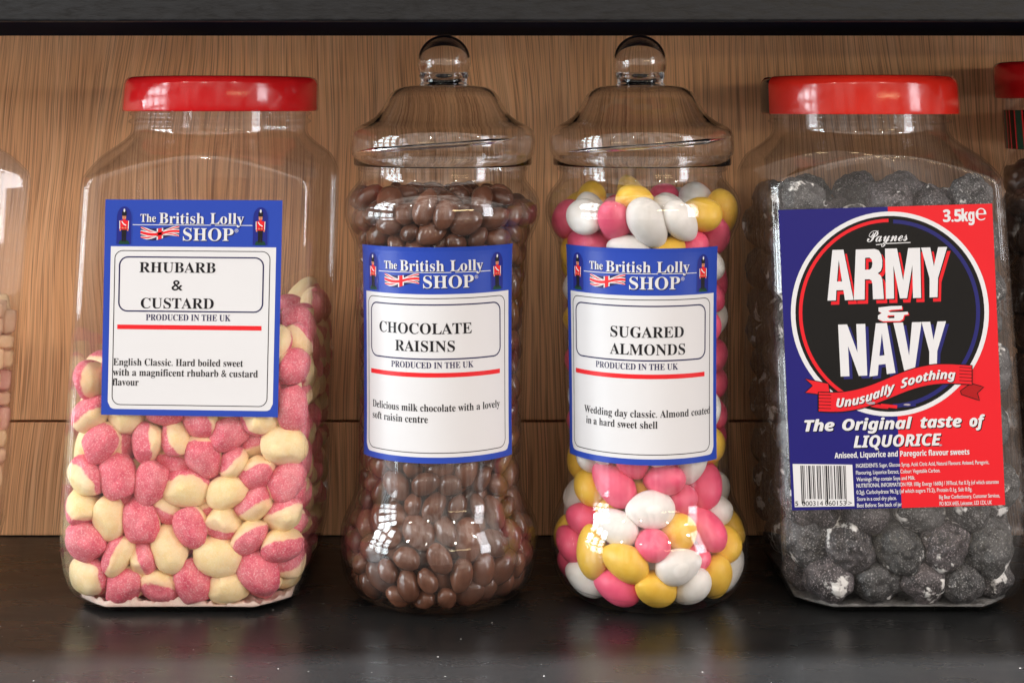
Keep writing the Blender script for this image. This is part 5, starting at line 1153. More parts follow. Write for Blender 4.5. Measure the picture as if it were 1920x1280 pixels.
DATA['army'] = [
3814,-4046,2338,648,645,-185,361,1112,-484,-4052,11053,551,-729,-331,-235,1106,-3962,-4068,6307,226,-230,-468,-823,1114,-180,-4034,7895,656,230,-588,413,1081,1695,-4060,2412,650,-507,-289,-487,1069,
2739,-4028,3926,416,-468,-209,-751,1090,-1392,-4097,6422,210,61,619,-754,1051,-2356,-4102,11728,402,229,-578,672,1054,2500,-4016,11910,763,-351,-191,-508,1087,4065,-3997,9281,759,8,-623,-189,1106,
-1304,-3995,14685,304,473,776,-286,1089,-2532,-4060,4987,91,-109,-876,462,1064,1535,-3968,8074,620,145,-769,48,1088,294,-3906,15757,414,-301,-220,831,1102,-212,-4036,2397,819,314,354,-326,1042,
-4074,-3847,9459,451,-494,309,-676,1118,752,-3990,3890,25,-129,171,976,1078,2403,-4137,9935,716,-515,-350,-315,1023,-2136,-3913,2350,890,117,79,434,1096,578,-4082,9629,448,-166,808,344,1020,
-979,-4046,12874,449,-360,-782,-241,1047,-4083,-3913,14300,352,-546,526,-549,1093,-3197,-3786,1019,32,568,809,-147,1079,-4056,-4193,4116,644,-759,97,-3,962,-4062,-3479,2497,673,60,500,541,1089,
306,-4072,14002,104,-609,-627,-475,999,4138,-4031,14270,112,778,-31,617,1025,3908,-4189,15976,746,541,-292,258,962,1946,-4136,13608,406,552,-565,459,985,-3644,-4165,15983,503,-843,146,121,977,
4147,-4129,12474,77,533,-418,732,993,-2618,-4167,13502,719,534,391,-212,968,331,-4091,6162,413,141,842,-317,989,772,-4143,12355,707,330,400,-481,962,3104,-4198,7440,769,618,5,-165,936,
-1082,-3838,985,950,-128,15,283,1014,-3212,-4105,7906,139,-798,114,575,973,3151,-4095,5745,693,159,700,-58,974,1665,-4180,5348,323,-550,634,437,921,-3966,-4084,11128,44,-535,-819,-202,955,
729,-3800,968,185,94,-108,972,979,1939,-4186,15627,389,-832,-145,-368,902,-680,-4090,4876,173,158,-971,41,952,-1092,-3483,9426,398,593,-690,-116,1044,-2575,-4106,10094,134,160,-964,-168,950,
-1761,-4070,8131,428,-581,204,-661,932,-1427,-4138,3656,942,-135,295,-88,897,4220,-4147,4705,26,827,239,508,889,-4200,-3434,12540,347,-714,381,-473,932,3880,-4175,10947,20,-139,-983,117,885,
2423,-3956,935,759,-334,90,552,894,2849,-3219,14688,622,593,510,31,1035,2109,-3249,6575,656,-725,-36,-207,933,-2688,-3246,15056,558,610,-97,555,929,-4105,-2930,7907,222,-97,459,-855,918,
1149,-3199,11069,715,-468,-426,296,991,4137,-3126,6715,519,-524,-280,615,1011,3762,-2975,1003,147,-988,-10,-45,1024,-3943,-2844,4970,650,-700,-275,-108,1090,2844,-3115,8628,460,705,80,533,946,
-2976,-3213,3590,796,-84,109,-590,886,-2590,-3050,6868,223,290,397,-842,964,-3985,895,15527,293,-854,-429,21,1046,-3862,-2245,1008,37,181,-763,620,937,235,2739,15841,528,836,-113,102,1034,
-4169,-2800,15615,586,-644,-87,484,899,3080,-3087,12993,157,713,511,-454,921,1270,-2772,14413,832,222,278,-427,972,-4112,-1350,12784,14,845,-191,499,1008,1773,344,15894,453,-296,434,720,1008,
-4041,-2398,10519,878,5,223,423,1018,-4177,922,11091,178,-764,135,-605,931,-2631,-2120,8279,98,-829,463,-299,993,2676,-2631,10697,840,290,-458,-12,1076,-4036,-661,10671,355,804,477,22,1014,
111,129,15546,56,-191,-896,396,951,-3107,-2407,11826,162,-488,-856,42,1075,-3923,-1691,3693,952,166,219,-135,1113,-4001,45,8925,263,-283,323,-864,1058,-4068,-1274,7646,518,-297,-558,576,1065,
4212,-2546,8241,600,500,396,483,917,-4093,-420,14280,314,-597,142,-724,1056,-4132,-2448,6531,71,322,920,-214,882,-4077,-1159,5335,653,-428,156,-605,1011,-4136,-1236,2115,701,305,-395,-510,937,
-4218,-2119,14243,207,721,312,583,893,-4108,521,4840,355,605,-446,556,953,-1729,4039,15739,835,28,393,383,983,-4056,2892,8359,437,453,-559,-540,1110,-4102,3969,12329,467,262,-529,-658,1050,
-4195,953,7518,553,-137,-821,-34,899,-4133,-82,6429,282,-449,-266,-805,897,-4121,1569,3322,708,466,519,111,987,-4022,407,12677,127,356,-45,925,1028,-4136,-1899,9107,567,174,194,-781,898,
-4116,1925,14302,232,-803,195,513,975,-559,-2485,15054,806,-542,-201,126,993,-3984,-32,3153,922,-368,-123,7,1002,3959,-2788,4014,232,-957,151,89,1011,-1528,-2789,11153,684,-256,-634,-256,1000,
-4004,4047,2319,525,-762,-354,134,1006,-4077,3875,14172,645,441,443,440,1107,-4126,1531,9548,148,661,-614,406,920,-4107,2381,6583,471,412,-486,-610,1050,-4231,4161,9542,722,452,325,410,888,
-4206,3296,10764,586,-261,416,-644,911,-4165,2137,4902,529,410,-673,-316,973,255,-2643,5308,640,94,-238,724,1062,-480,-2884,3667,806,159,556,125,951,-3749,2326,1053,91,-306,944,-85,1109,
-4107,2065,12124,212,772,595,-70,942,4132,-2465,15605,230,700,-381,-558,1021,-3979,760,1756,313,-769,557,13,982,-4108,4187,4715,491,-633,-392,-452,948,-4041,4122,6634,630,476,-486,374,1049,
4108,-2205,5408,289,-98,31,-952,895,-2873,-2519,13546,519,668,-274,-458,1056,-1179,-640,14931,72,909,293,289,942,-4215,3099,3556,366,759,28,538,888,-2027,-2283,1062,301,-130,28,944,1090,
-1551,-2792,5526,685,516,271,-438,1035,1545,-2849,9477,67,850,-266,-450,942,-2934,-2293,2370,366,548,639,397,959,1523,-1930,6351,336,-735,-566,-164,897,694,-2694,2379,526,583,188,-590,969,
4026,-2311,2479,100,-352,51,929,1018,2953,4155,15806,160,11,-844,512,975,4126,-2409,13869,550,351,585,-481,928,2317,-2522,2738,7,661,643,-388,1082,4012,-2175,9825,186,-679,704,-96,1070,
-1784,-2197,3392,256,-63,-960,-92,924,61,-2613,6986,508,230,151,-817,1052,-1215,-1599,9236,65,-167,-982,-52,1103,-203,-2464,13413,463,-284,-272,794,1089,-2500,-2568,9823,535,614,2,-580,923,
1425,-2751,12740,726,667,-127,-108,1017,3896,-1319,1037,423,64,-604,-672,940,4115,-2601,11721,560,-216,-791,122,1028,1029,-2222,3914,597,-76,173,779,1007,-887,-2579,2223,583,41,13,-811,902,
-1747,-1894,12471,328,-338,-276,-838,914,192,-2636,8741,117,411,893,-143,937,-43,-2632,11842,299,-259,-288,872,909,-3291,4042,15566,17,-801,-592,87,919,2352,-2712,5031,62,49,14,-997,1088,
3934,968,15163,171,-239,229,-928,1088,1858,-2468,1055,189,160,942,-226,1051,2680,-1779,15379,46,242,-715,-654,978,-1250,-2613,7836,467,-496,731,-34,915,1223,-1110,15564,158,-665,-572,454,944,
-94,-2526,10263,296,741,-568,-200,1025,-2765,-1580,15083,874,-437,-201,-63,1117,-1546,-1793,13978,606,-506,124,602,885,-2754,2322,15167,703,383,-126,-585,1023,-1775,-1128,11018,273,-191,933,138,1068,
-2757,-1486,6389,353,187,-171,901,1094,-1495,973,14873,558,-342,-673,345,941,4087,1411,7014,348,575,529,518,1070,-35,-2153,1021,51,-117,-952,-278,1030,2999,2543,15346,692,-63,-354,626,1024,
4086,1851,12024,631,380,-460,-496,1075,2804,-1590,3923,213,-515,-460,-691,902,3951,-1058,12933,315,126,74,-938,1088,4085,2626,10333,297,592,55,747,1070,-2996,-753,11986,302,178,707,614,889,
-893,-1596,4530,280,-154,-117,-940,988,-2514,-1744,4722,481,325,-543,-607,966,4062,2492,8495,467,704,466,262,1063,558,-1182,12468,527,-39,-19,848,1065,-3129,-688,1040,897,49,-127,-420,1072,
3898,-583,2576,286,-131,761,-567,1103,1493,-2101,7947,381,438,798,164,1037,4105,4049,7574,845,24,-437,307,1056,4226,-1405,6646,168,-658,-36,-734,890,1311,-1222,5100,149,49,-984,-88,996,
3988,1655,5199,175,347,-523,-759,1090,4119,2635,3668,357,635,-158,-666,1037,4092,-970,11160,261,830,-20,493,1003,4021,3832,12798,89,-823,-552,100,1057,4091,-891,14667,493,356,-729,-315,1047,
4037,4018,2568,384,593,172,-686,1095,4050,923,10650,32,-316,-892,323,967,4069,2413,14000,723,139,-675,53,1102,4086,4107,14477,478,-669,-85,-563,1032,4104,4160,11170,409,-291,750,431,964,
4151,-143,5558,514,306,689,410,974,4177,4132,4559,739,-411,533,-16,947,4191,3121,6133,545,406,690,250,952,4114,-1011,8694,464,383,-354,716,936,3956,1283,2442,298,893,60,332,1059,
4158,-1169,4228,33,783,88,-615,954,4170,483,3979,186,-765,252,-562,949,3963,737,13384,564,-793,219,-66,1049,4212,4117,9214,390,-434,793,-176,911,3850,371,1043,839,-342,-181,383,1030,
3818,2352,1054,145,854,478,146,1074,-332,3993,14686,614,677,-307,-263,1039,4061,579,8612,722,-351,191,564,982,1595,1823,15541,308,-624,607,384,909,-860,-1361,6133,878,-152,281,355,1076,
1287,3988,15341,231,-850,410,-237,1026,-1213,2606,14710,141,-631,464,605,992,-2719,347,11114,3,165,933,320,923,-2664,14,14947,759,596,-260,23,906,2966,-2027,7270,411,-343,-254,806,1087,
-1125,101,9966,704,212,330,593,1042,2935,-1133,5728,197,-406,-107,886,1000,-3233,2762,13107,821,-25,465,329,948,-2805,1418,4406,785,269,-239,-505,1019,-2871,-981,9537,736,-106,-666,62,1018,
961,-1183,14026,222,-36,-139,-964,1039,-3094,3943,986,137,-154,932,299,931,2379,-711,1092,324,440,818,179,1076,-1875,-126,8608,70,3,992,106,930,-2531,1704,12108,327,-929,-67,161,921,
2544,-432,14717,345,-890,-185,233,949,-2533,972,1124,81,-555,-339,755,1023,-2652,733,9713,50,-834,540,99,969,555,-628,6502,58,-455,-72,-886,968,-3042,3030,5478,593,-620,341,-383,1017,
-1633,-1102,7535,630,24,-363,-686,904,2697,-1680,8985,450,-641,241,573,896,-496,168,11558,882,-129,-205,-405,1096,-3090,2167,10747,194,372,-282,863,1069,2326,-1415,11955,885,-368,-124,256,1114,
2542,-1781,13711,873,-284,-224,326,1025,1302,-1315,2131,363,295,-95,879,909,-212,-1237,3010,864,-135,126,-468,1080,-1510,-24,3945,51,-905,422,-29,1087,-8,-1142,7995,16,-26,995,-93,1014,
2150,-979,10314,651,-60,-275,705,967,-949,-743,12917,779,241,-538,-212,907,2422,287,2634,738,171,-497,-422,1092,-3057,-319,4382,557,-293,555,-544,892,3565,-288,7411,767,-453,-116,439,969,
-263,13,14048,490,-757,328,-280,896,-3017,2718,2516,54,76,-253,963,1039,700,506,3027,452,659,-36,-600,932,-639,341,7532,868,351,314,-156,1048,-2954,1514,8307,482,507,110,706,1091,
-2938,3400,9535,570,334,426,619,1017,-1368,-573,998,623,-177,-3,-762,1001,-2202,-783,2557,527,770,-337,-129,1088,-856,340,2376,571,327,-154,737,1095,-2051,2641,3825,452,157,575,664,923,
157,-228,4406,492,-447,-603,440,1028,-316,437,5913,619,385,-128,672,905,1943,-463,7155,159,635,279,702,1036,962,-1282,9301,519,479,-707,-33,995,-1978,323,12431,324,318,-842,-292,972,
-2631,-716,13533,554,265,-141,-776,995,924,-1606,10938,72,-371,-693,-614,903,1510,-710,3600,259,-267,811,452,958,258,-628,1354,112,-114,-779,-606,923,3438,-216,9871,43,971,-230,47,917,
2226,-211,8833,974,-200,109,15,1029,679,-188,10417,238,39,-220,-945,970,-1979,-164,5621,231,-539,586,560,1034,2632,-140,13192,437,-511,43,739,891,2861,-61,4324,542,472,-263,-643,960,
-2857,-19,7378,303,-121,-181,-928,1034,1623,112,12072,821,274,397,-304,964,144,151,8976,59,-937,-162,-306,933,3236,250,11818,702,-11,-427,570,971,1543,261,4966,471,466,559,-499,883,
1338,378,14106,335,107,724,594,902,321,569,12928,451,-211,-230,836,887,2819,575,6056,539,240,801,101,1060,2163,683,10635,852,355,262,-280,1010,1011,748,7931,281,-317,-31,905,996,
769,761,921,112,608,-781,87,913,1203,1042,6330,93,661,737,-99,1061,-2521,1043,2845,875,-10,-121,468,1084,-3038,1096,6090,440,-476,-759,-52,1070,2397,1103,1032,392,37,-368,-842,995,
2557,1147,14377,860,-38,498,110,952,-1695,1155,6806,68,413,24,908,916,1432,1162,9364,132,762,632,-44,935,-2754,1171,13720,503,200,767,-344,1109,-886,1191,1010,747,136,-30,650,1029,
2627,1192,7749,309,-487,95,812,1076,-1030,1256,13377,708,266,59,651,977,39,1319,10303,757,8,460,-465,999,1767,1338,13078,156,628,761,51,882,-1287,1348,5214,249,420,-470,-735,1009,
-1383,1363,8770,567,313,278,-710,942,3076,1402,9444,734,-638,35,230,928,-1619,1405,10795,276,603,654,-364,928,911,1412,11714,46,-197,665,-719,1032,1674,1473,3548,13,844,30,-535,909,
-774,1496,3752,464,297,90,-830,913,3061,1522,3727,538,-457,-469,530,917,483,1547,4870,141,177,168,960,1099,1258,1577,2104,270,-850,284,352,937,191,1629,14538,524,123,-113,-835,1117,
2176,1638,4923,765,224,265,542,895,2539,1691,11848,130,-907,-120,382,885,184,1764,8746,349,218,-758,-506,934,-811,1971,11943,191,45,308,931,1007,-194,2081,6228,38,-759,647,63,889,
]
DATA['cube'] = [
2511,-4547,3462,22,6,691,722,1090,3123,-4548,6932,699,-715,-9,4,1077,2531,-4557,6202,18,38,717,696,1034,3518,-4579,5070,500,-513,505,481,1087,2635,-4504,5000,5,-27,-999,30,1091,
3362,-4515,6052,38,714,-10,-699,1084,2988,-4542,10252,21,-715,23,699,1074,3515,-4637,4272,697,-717,-4,-2,1030,3536,-4557,2799,666,746,-19,-3,1019,2368,-4372,10263,616,354,-378,593,989,
2937,-4393,2042,5,-45,650,758,987,3504,-4529,9191,664,8,747,-19,1088,2499,-4631,4261,484,-497,-492,-526,935,2342,-4536,6998,480,-515,493,510,930,4151,-4611,3556,23,15,707,707,996,
2263,-4429,1995,74,-681,19,-729,940,3844,-4282,2058,13,20,882,-471,1053,3749,-4631,10484,712,702,-23,4,978,2326,-3916,10991,355,-617,358,-604,1073,2311,-4267,7871,429,-558,-381,600,1065,
2410,-3996,1192,380,607,396,575,1047,2286,-3769,4517,699,-89,703,-95,1004,3315,-4383,8366,13,-718,-695,37,1077,3377,-4364,3533,508,500,511,481,1048,2594,-4541,5587,999,-41,-10,-5,939,
4518,-4372,10586,694,-23,718,-35,1055,3708,-4633,11100,1,-24,-692,721,902,2970,-4424,9341,518,-513,-461,505,989,2345,-4283,9157,143,690,-697,132,991,3134,-4396,7694,470,-521,511,-496,1074,
2353,-3752,9675,368,-603,-350,615,1091,4355,-4436,5167,996,80,-32,-8,971,2297,-4392,2741,453,522,-484,-537,948,3999,-4609,9111,494,-483,538,483,951,3823,-4406,7651,710,27,6,703,1068,
4355,-4535,4381,16,-685,29,-728,976,2305,-1489,1998,137,-697,-85,699,1083,3979,-4426,8252,521,-491,-473,514,1041,2307,230,709,528,-507,-493,-470,1036,2307,-3360,532,481,-495,512,-512,942,
4364,-4456,9784,29,58,61,996,930,2798,-3907,11050,606,367,-595,-380,1025,2820,-4402,2733,517,-458,534,-488,905,4011,-4414,6512,701,-10,6,713,1027,2304,-1381,4264,41,-704,-39,708,1062,
4590,-4299,6608,704,5,-710,-23,1001,3050,-4174,1434,700,123,-174,682,903,2583,-4408,8600,695,-109,141,697,914,3160,-3876,1012,968,249,0,-12,975,2510,-1948,10888,25,-2,-973,228,1078,
2322,-415,10128,53,707,-54,-703,1046,2285,-3744,5571,540,455,550,446,935,4593,-4151,8147,528,431,444,-581,901,2330,-2941,3344,139,-689,194,-684,1041,2493,-3649,8401,981,-191,39,-5,1009,
3952,-4436,5927,492,-509,482,-516,989,2300,108,6375,7,-705,16,-709,1023,3930,-4470,7035,695,3,15,719,920,2732,-4425,7770,471,-496,530,-500,930,2288,97,10868,541,437,-555,-457,907,
4469,-4365,5877,523,-502,499,-476,974,2301,-2298,4583,506,-495,-511,487,1016,2516,-1081,3341,757,-653,18,24,1048,2271,-234,7279,514,477,528,480,1073,2346,-2443,8882,612,376,362,-594,1002,
2402,-3648,6994,707,-109,-689,116,1058,2289,-1804,2838,558,-419,585,-413,934,2364,-2828,2519,686,164,-153,692,1003,2330,-3149,9031,389,-587,587,399,908,2300,-1704,6646,707,-111,-688,125,966,
2338,-3046,6862,559,436,-421,565,928,4583,-3990,7327,701,-101,-98,-699,950,2301,-573,4789,494,516,-476,-514,968,2437,-1203,1146,703,-711,2,3,908,2240,-169,1548,512,470,-455,-556,932,
2301,-590,5646,5,-708,-8,706,1017,2313,-1272,7446,553,440,554,440,1046,2367,-2962,6076,80,704,700,-91,1012,2299,-1282,10377,399,-589,-385,589,962,4322,-4173,3068,283,-654,659,240,961,
4560,-4162,9012,518,479,574,416,1072,2360,-387,3558,693,30,-719,-44,1054,2407,-2439,3610,590,-381,-363,-612,1084,2541,-3506,2991,973,229,-17,-11,1091,2291,-2886,5390,442,-542,-447,558,994,
2380,236,3979,516,-485,-481,-516,1051,2301,-301,8056,64,719,48,690,913,2535,-2026,918,17,-5,1000,10,1082,2346,-3318,10161,190,683,-680,188,964,4077,-3641,1564,315,567,-302,-699,1056,
2469,-3209,1355,1,-12,-972,-237,975,2311,-782,6578,534,469,520,474,1026,2416,880,10802,491,-520,-510,-478,967,3476,-1838,11082,23,27,-517,855,904,2381,741,9437,526,478,484,511,960,
4410,-3858,2394,338,635,-626,299,993,3033,-3414,629,196,-980,-4,-30,918,3744,-3970,11066,492,-583,-497,-413,968,2361,-2999,10630,690,-171,-186,-678,999,2337,954,5679,62,-753,-1,-655,1023,
2514,-1097,8136,6,6,790,613,1061,2496,-1199,5934,661,-751,0,-7,1025,2542,-3967,3524,14,31,707,707,1079,2386,-1992,5871,690,-78,74,716,1055,2528,-2581,8024,7,-5,-186,-982,1099,
3973,-2850,979,533,474,-473,-516,1068,2481,-2661,578,6,13,706,708,970,2362,-1577,9048,92,696,-705,100,984,4605,-3089,11192,567,422,-615,-351,934,2293,219,5555,507,-485,-506,502,983,
2489,-2730,7517,829,559,-10,9,932,2322,-1814,8449,418,-577,-413,567,935,2271,-3686,2069,456,533,472,534,903,2398,-514,2123,52,-729,-683,-15,1045,2853,-803,11004,433,-535,500,-525,928,
3144,-3421,9723,4,-27,507,-862,921,3067,-3884,4160,728,-26,33,685,1031,2501,180,4851,694,720,3,1,1042,2504,-690,9279,10,-3,639,-769,1056,2368,-3208,4382,564,446,-418,555,1053,
2454,-138,8729,740,672,20,-22,965,2361,-1987,5377,87,709,-698,62,973,2496,467,3207,16,6,-999,-41,1039,2492,-2174,7233,12,-24,804,594,1022,2477,-2735,9675,261,965,4,-4,991,
3487,-3970,10175,689,714,44,-119,1089,2515,-1839,9868,2,7,-817,-576,1042,2531,-2700,1565,15,0,-866,499,1083,2548,-3906,6223,28,18,140,990,1036,2507,-2331,10257,2,1,860,510,1065,
3562,-3708,2934,153,-702,-675,-164,1090,2482,574,2580,709,702,-17,-57,939,2466,-1271,9585,1,-11,-992,126,966,3011,-3628,6884,116,680,-84,-719,1007,2497,-857,8688,31,7,115,993,999,
2508,-543,585,999,26,43,-3,1025,2499,-1289,512,1,1,0,1000,1038,2452,-1309,5274,13,17,659,-751,954,2477,-2000,7784,4,1,802,598,994,3721,-3414,10886,842,539,5,-19,905,
3088,-3391,8928,679,-113,149,709,1082,2539,1036,3375,743,-669,-3,2,1093,2495,-2438,2079,8,14,833,-553,947,2464,660,8428,714,-49,-25,698,1096,2378,765,10077,464,-519,-496,520,1002,
2541,-976,2700,0,43,655,755,1048,2965,-3842,4849,498,486,460,-551,1041,2732,90,10858,714,-62,35,696,981,3947,-3305,9907,555,420,404,-594,935,4497,-3699,3884,424,577,559,-417,1026,
2370,-540,4127,703,66,-20,708,987,2439,-2000,399,14,5,-1000,-28,906,2353,765,7245,682,22,-8,-731,907,3812,-3638,5247,22,-21,3,1000,957,2451,728,1984,722,43,8,690,996,
2442,124,2323,514,-486,490,509,996,2423,713,1486,22,686,-727,-37,1019,4600,-3770,4619,713,61,-71,694,911,2995,-3003,10622,376,-604,-367,600,1017,4603,-3611,5257,530,-451,-556,454,1051,
2481,-79,9270,4,17,-997,70,953,2456,712,9023,709,19,-52,-703,1041,2470,-387,2603,54,-998,10,10,957,4596,-3578,9724,558,439,-544,-447,1064,2556,831,4849,3,4,1000,16,1017,
2499,-2475,6730,182,983,-1,15,1032,2568,866,7870,6,-7,724,690,1029,3904,-3060,8646,18,-7,-987,162,940,2553,-3146,8189,38,27,167,985,928,2489,293,7914,34,999,-15,16,972,
3816,-3589,7020,33,696,716,-41,960,2607,884,4113,749,-661,39,-10,1056,3542,-3541,2180,167,-674,-126,709,930,2870,-2362,4696,67,715,-47,-695,946,3711,-3054,10700,31,7,-524,851,939,
2487,938,2612,14,-21,-670,-742,930,3801,-3597,6379,731,683,5,-2,1005,3586,-2959,5214,526,453,-471,544,1037,2535,-274,2963,696,78,-14,713,945,3356,-2511,7894,440,-544,450,-554,941,
2460,220,10128,720,694,-11,11,940,3633,-3426,8167,19,30,111,993,1064,2689,853,6544,726,-686,18,41,1070,4516,-3390,10806,83,700,701,-110,1089,4408,-1707,10865,976,-217,0,-3,1040,
4398,-2788,3204,15,-19,833,-553,941,3240,-3364,1441,209,-978,-7,-9,914,2689,-3541,2135,692,176,690,120,940,3868,304,10821,5,-4,758,652,939,3564,-3457,7655,994,-97,41,6,1056,
3014,-3385,5670,713,-114,689,-60,1047,4570,-3595,7965,562,424,434,-562,992,3112,-3168,3887,532,456,468,-538,946,2598,-3445,7677,984,-173,34,-3,930,2934,-2502,8623,386,-571,-434,579,977,
3981,-2903,9230,4,-20,-814,-580,908,2467,757,8779,686,-82,16,723,929,3805,-2362,3451,596,803,3,-4,1047,4572,-2266,7983,437,-565,538,448,953,3891,-3069,3829,815,-580,-8,17,958,
3054,-1186,4578,107,-994,3,27,949,2926,-2904,5287,560,419,-440,563,937,4624,-3032,3939,118,-704,125,-689,975,3671,-3836,4675,484,-498,480,-536,920,3008,-596,4910,441,529,546,-477,1069,
4655,-3337,8831,97,677,-87,-724,924,3905,-2594,4135,668,90,732,103,905,3347,-2832,7207,459,-496,-561,-477,1012,3925,-3666,9073,105,669,-105,-728,1041,3273,-2897,9593,379,-610,-602,-349,962,
3055,-3593,2086,665,176,-705,-173,995,2590,615,4145,641,767,1,28,937,3737,-2392,8452,11,-7,-111,-994,905,4430,-3048,4712,101,-995,-4,8,960,3483,-1319,10947,838,545,11,-36,933,
3002,-2388,3612,153,-700,172,-676,939,4347,-2716,2630,106,-700,-705,-44,1034,4371,-2604,9781,204,979,-2,-26,1018,3099,-1709,8388,11,8,816,579,1016,3792,-3119,6149,37,8,684,-728,929,
4597,-1819,9509,155,684,-151,-697,985,2991,-2164,9151,153,718,83,674,967,2878,-538,1098,64,-36,-996,-45,1007,3189,-3061,4530,16,-7,999,-35,965,2971,-2941,6241,426,-582,389,-574,1067,
3524,-2365,7093,682,-732,-2,-8,1100,2990,-2897,2575,605,-347,616,-367,1085,2867,-1926,2954,162,-692,-685,-161,1100,3169,-463,3448,27,78,-66,994,911,3359,-2242,10340,698,-188,-668,177,1073,
2924,26,6496,457,-542,538,456,932,3219,120,10613,566,457,-524,-444,984,2638,871,522,19,-1000,2,15,987,3328,-2873,824,368,578,605,-404,1041,2627,780,6232,4,998,11,-56,981,
3113,824,7310,999,3,29,-20,985,4614,-3158,7260,705,-92,698,-88,926,3133,911,10709,1,3,-705,-709,958,3356,-1240,1144,40,15,1,999,995,4134,-2641,1693,58,-997,16,42,1062,
3071,142,3920,458,553,-509,475,918,2955,-1580,4078,386,621,-587,347,999,2977,-1925,3784,397,587,-602,368,1026,2995,-1796,6361,991,-110,58,-41,966,4586,-3537,10292,683,-85,-60,-723,914,
4532,-3548,2914,358,652,310,592,1091,4454,-2540,7145,754,657,1,-17,934,3797,-2589,6002,682,-731,-28,-19,1000,3869,-1852,9675,1,17,-543,840,930,4596,-3500,6255,12,-707,8,-707,1090,
3807,-3596,5756,691,-723,-9,10,1016,4620,-2868,8139,683,-97,719,-88,955,4588,-2216,3770,684,126,707,128,1032,3019,836,9825,484,-524,-492,-499,1067,3107,39,1683,418,503,539,-531,906,
2956,-680,6867,457,-526,426,-577,1016,3117,-1246,1811,94,-994,44,44,962,3144,-1445,5007,576,-441,-505,469,963,3155,114,1009,24,55,-22,998,900,3989,-2367,10421,364,-606,390,-590,1095,
3029,179,543,66,-21,-998,4,939,3457,-1929,521,22,725,-688,-11,1039,3648,-2822,2921,593,-390,-366,-602,998,3390,-2341,4785,716,-35,-695,58,943,3052,171,7260,37,21,725,688,909,
3204,-451,10001,8,21,779,627,1028,3076,762,1583,40,-742,61,-666,1018,3140,-1935,2271,212,-972,104,22,1070,3422,733,5812,5,-699,-715,5,993,3013,-2052,5706,539,475,-510,-473,930,
4598,524,10472,464,-529,474,-530,1018,3464,-805,9018,5,5,155,988,968,3071,-836,10229,2,-42,804,594,909,3581,-1930,2917,697,166,-131,685,978,3754,-3898,4160,30,703,710,-7,918,
4591,-539,10606,591,402,-558,-422,935,4578,-2381,10408,376,-595,392,-592,1067,3153,-1526,8977,7,11,-591,806,959,3300,-1354,10354,982,-188,24,-13,1001,3067,-592,1848,436,538,522,-498,906,
3924,-542,3257,359,610,391,589,1009,2960,-347,5812,51,694,-716,44,1017,3207,-1217,5924,693,-62,-717,53,991,2943,-1465,7144,72,694,-90,-711,1077,4556,-2217,8880,138,695,682,-178,988,
3613,858,9631,509,456,506,-527,1029,3316,-1074,8371,82,707,125,691,1068,3442,157,9772,1,13,665,-747,1008,3472,-2243,9077,408,-582,402,-577,945,3677,-576,699,88,23,-705,703,962,
3871,-540,1045,993,-14,117,27,1054,3103,-1889,1666,11,43,984,174,1011,2821,752,5555,484,-514,516,-486,925,3138,744,6971,3,-999,45,-28,1079,3747,-2044,5584,50,-23,-720,-692,989,
3913,688,7495,504,504,-495,-497,984,3755,-2562,6461,999,-23,-33,7,1022,3219,-617,7381,984,-100,-37,-145,985,3775,-1969,939,999,17,27,-15,1092,3457,912,3997,521,-462,487,528,1089,
]
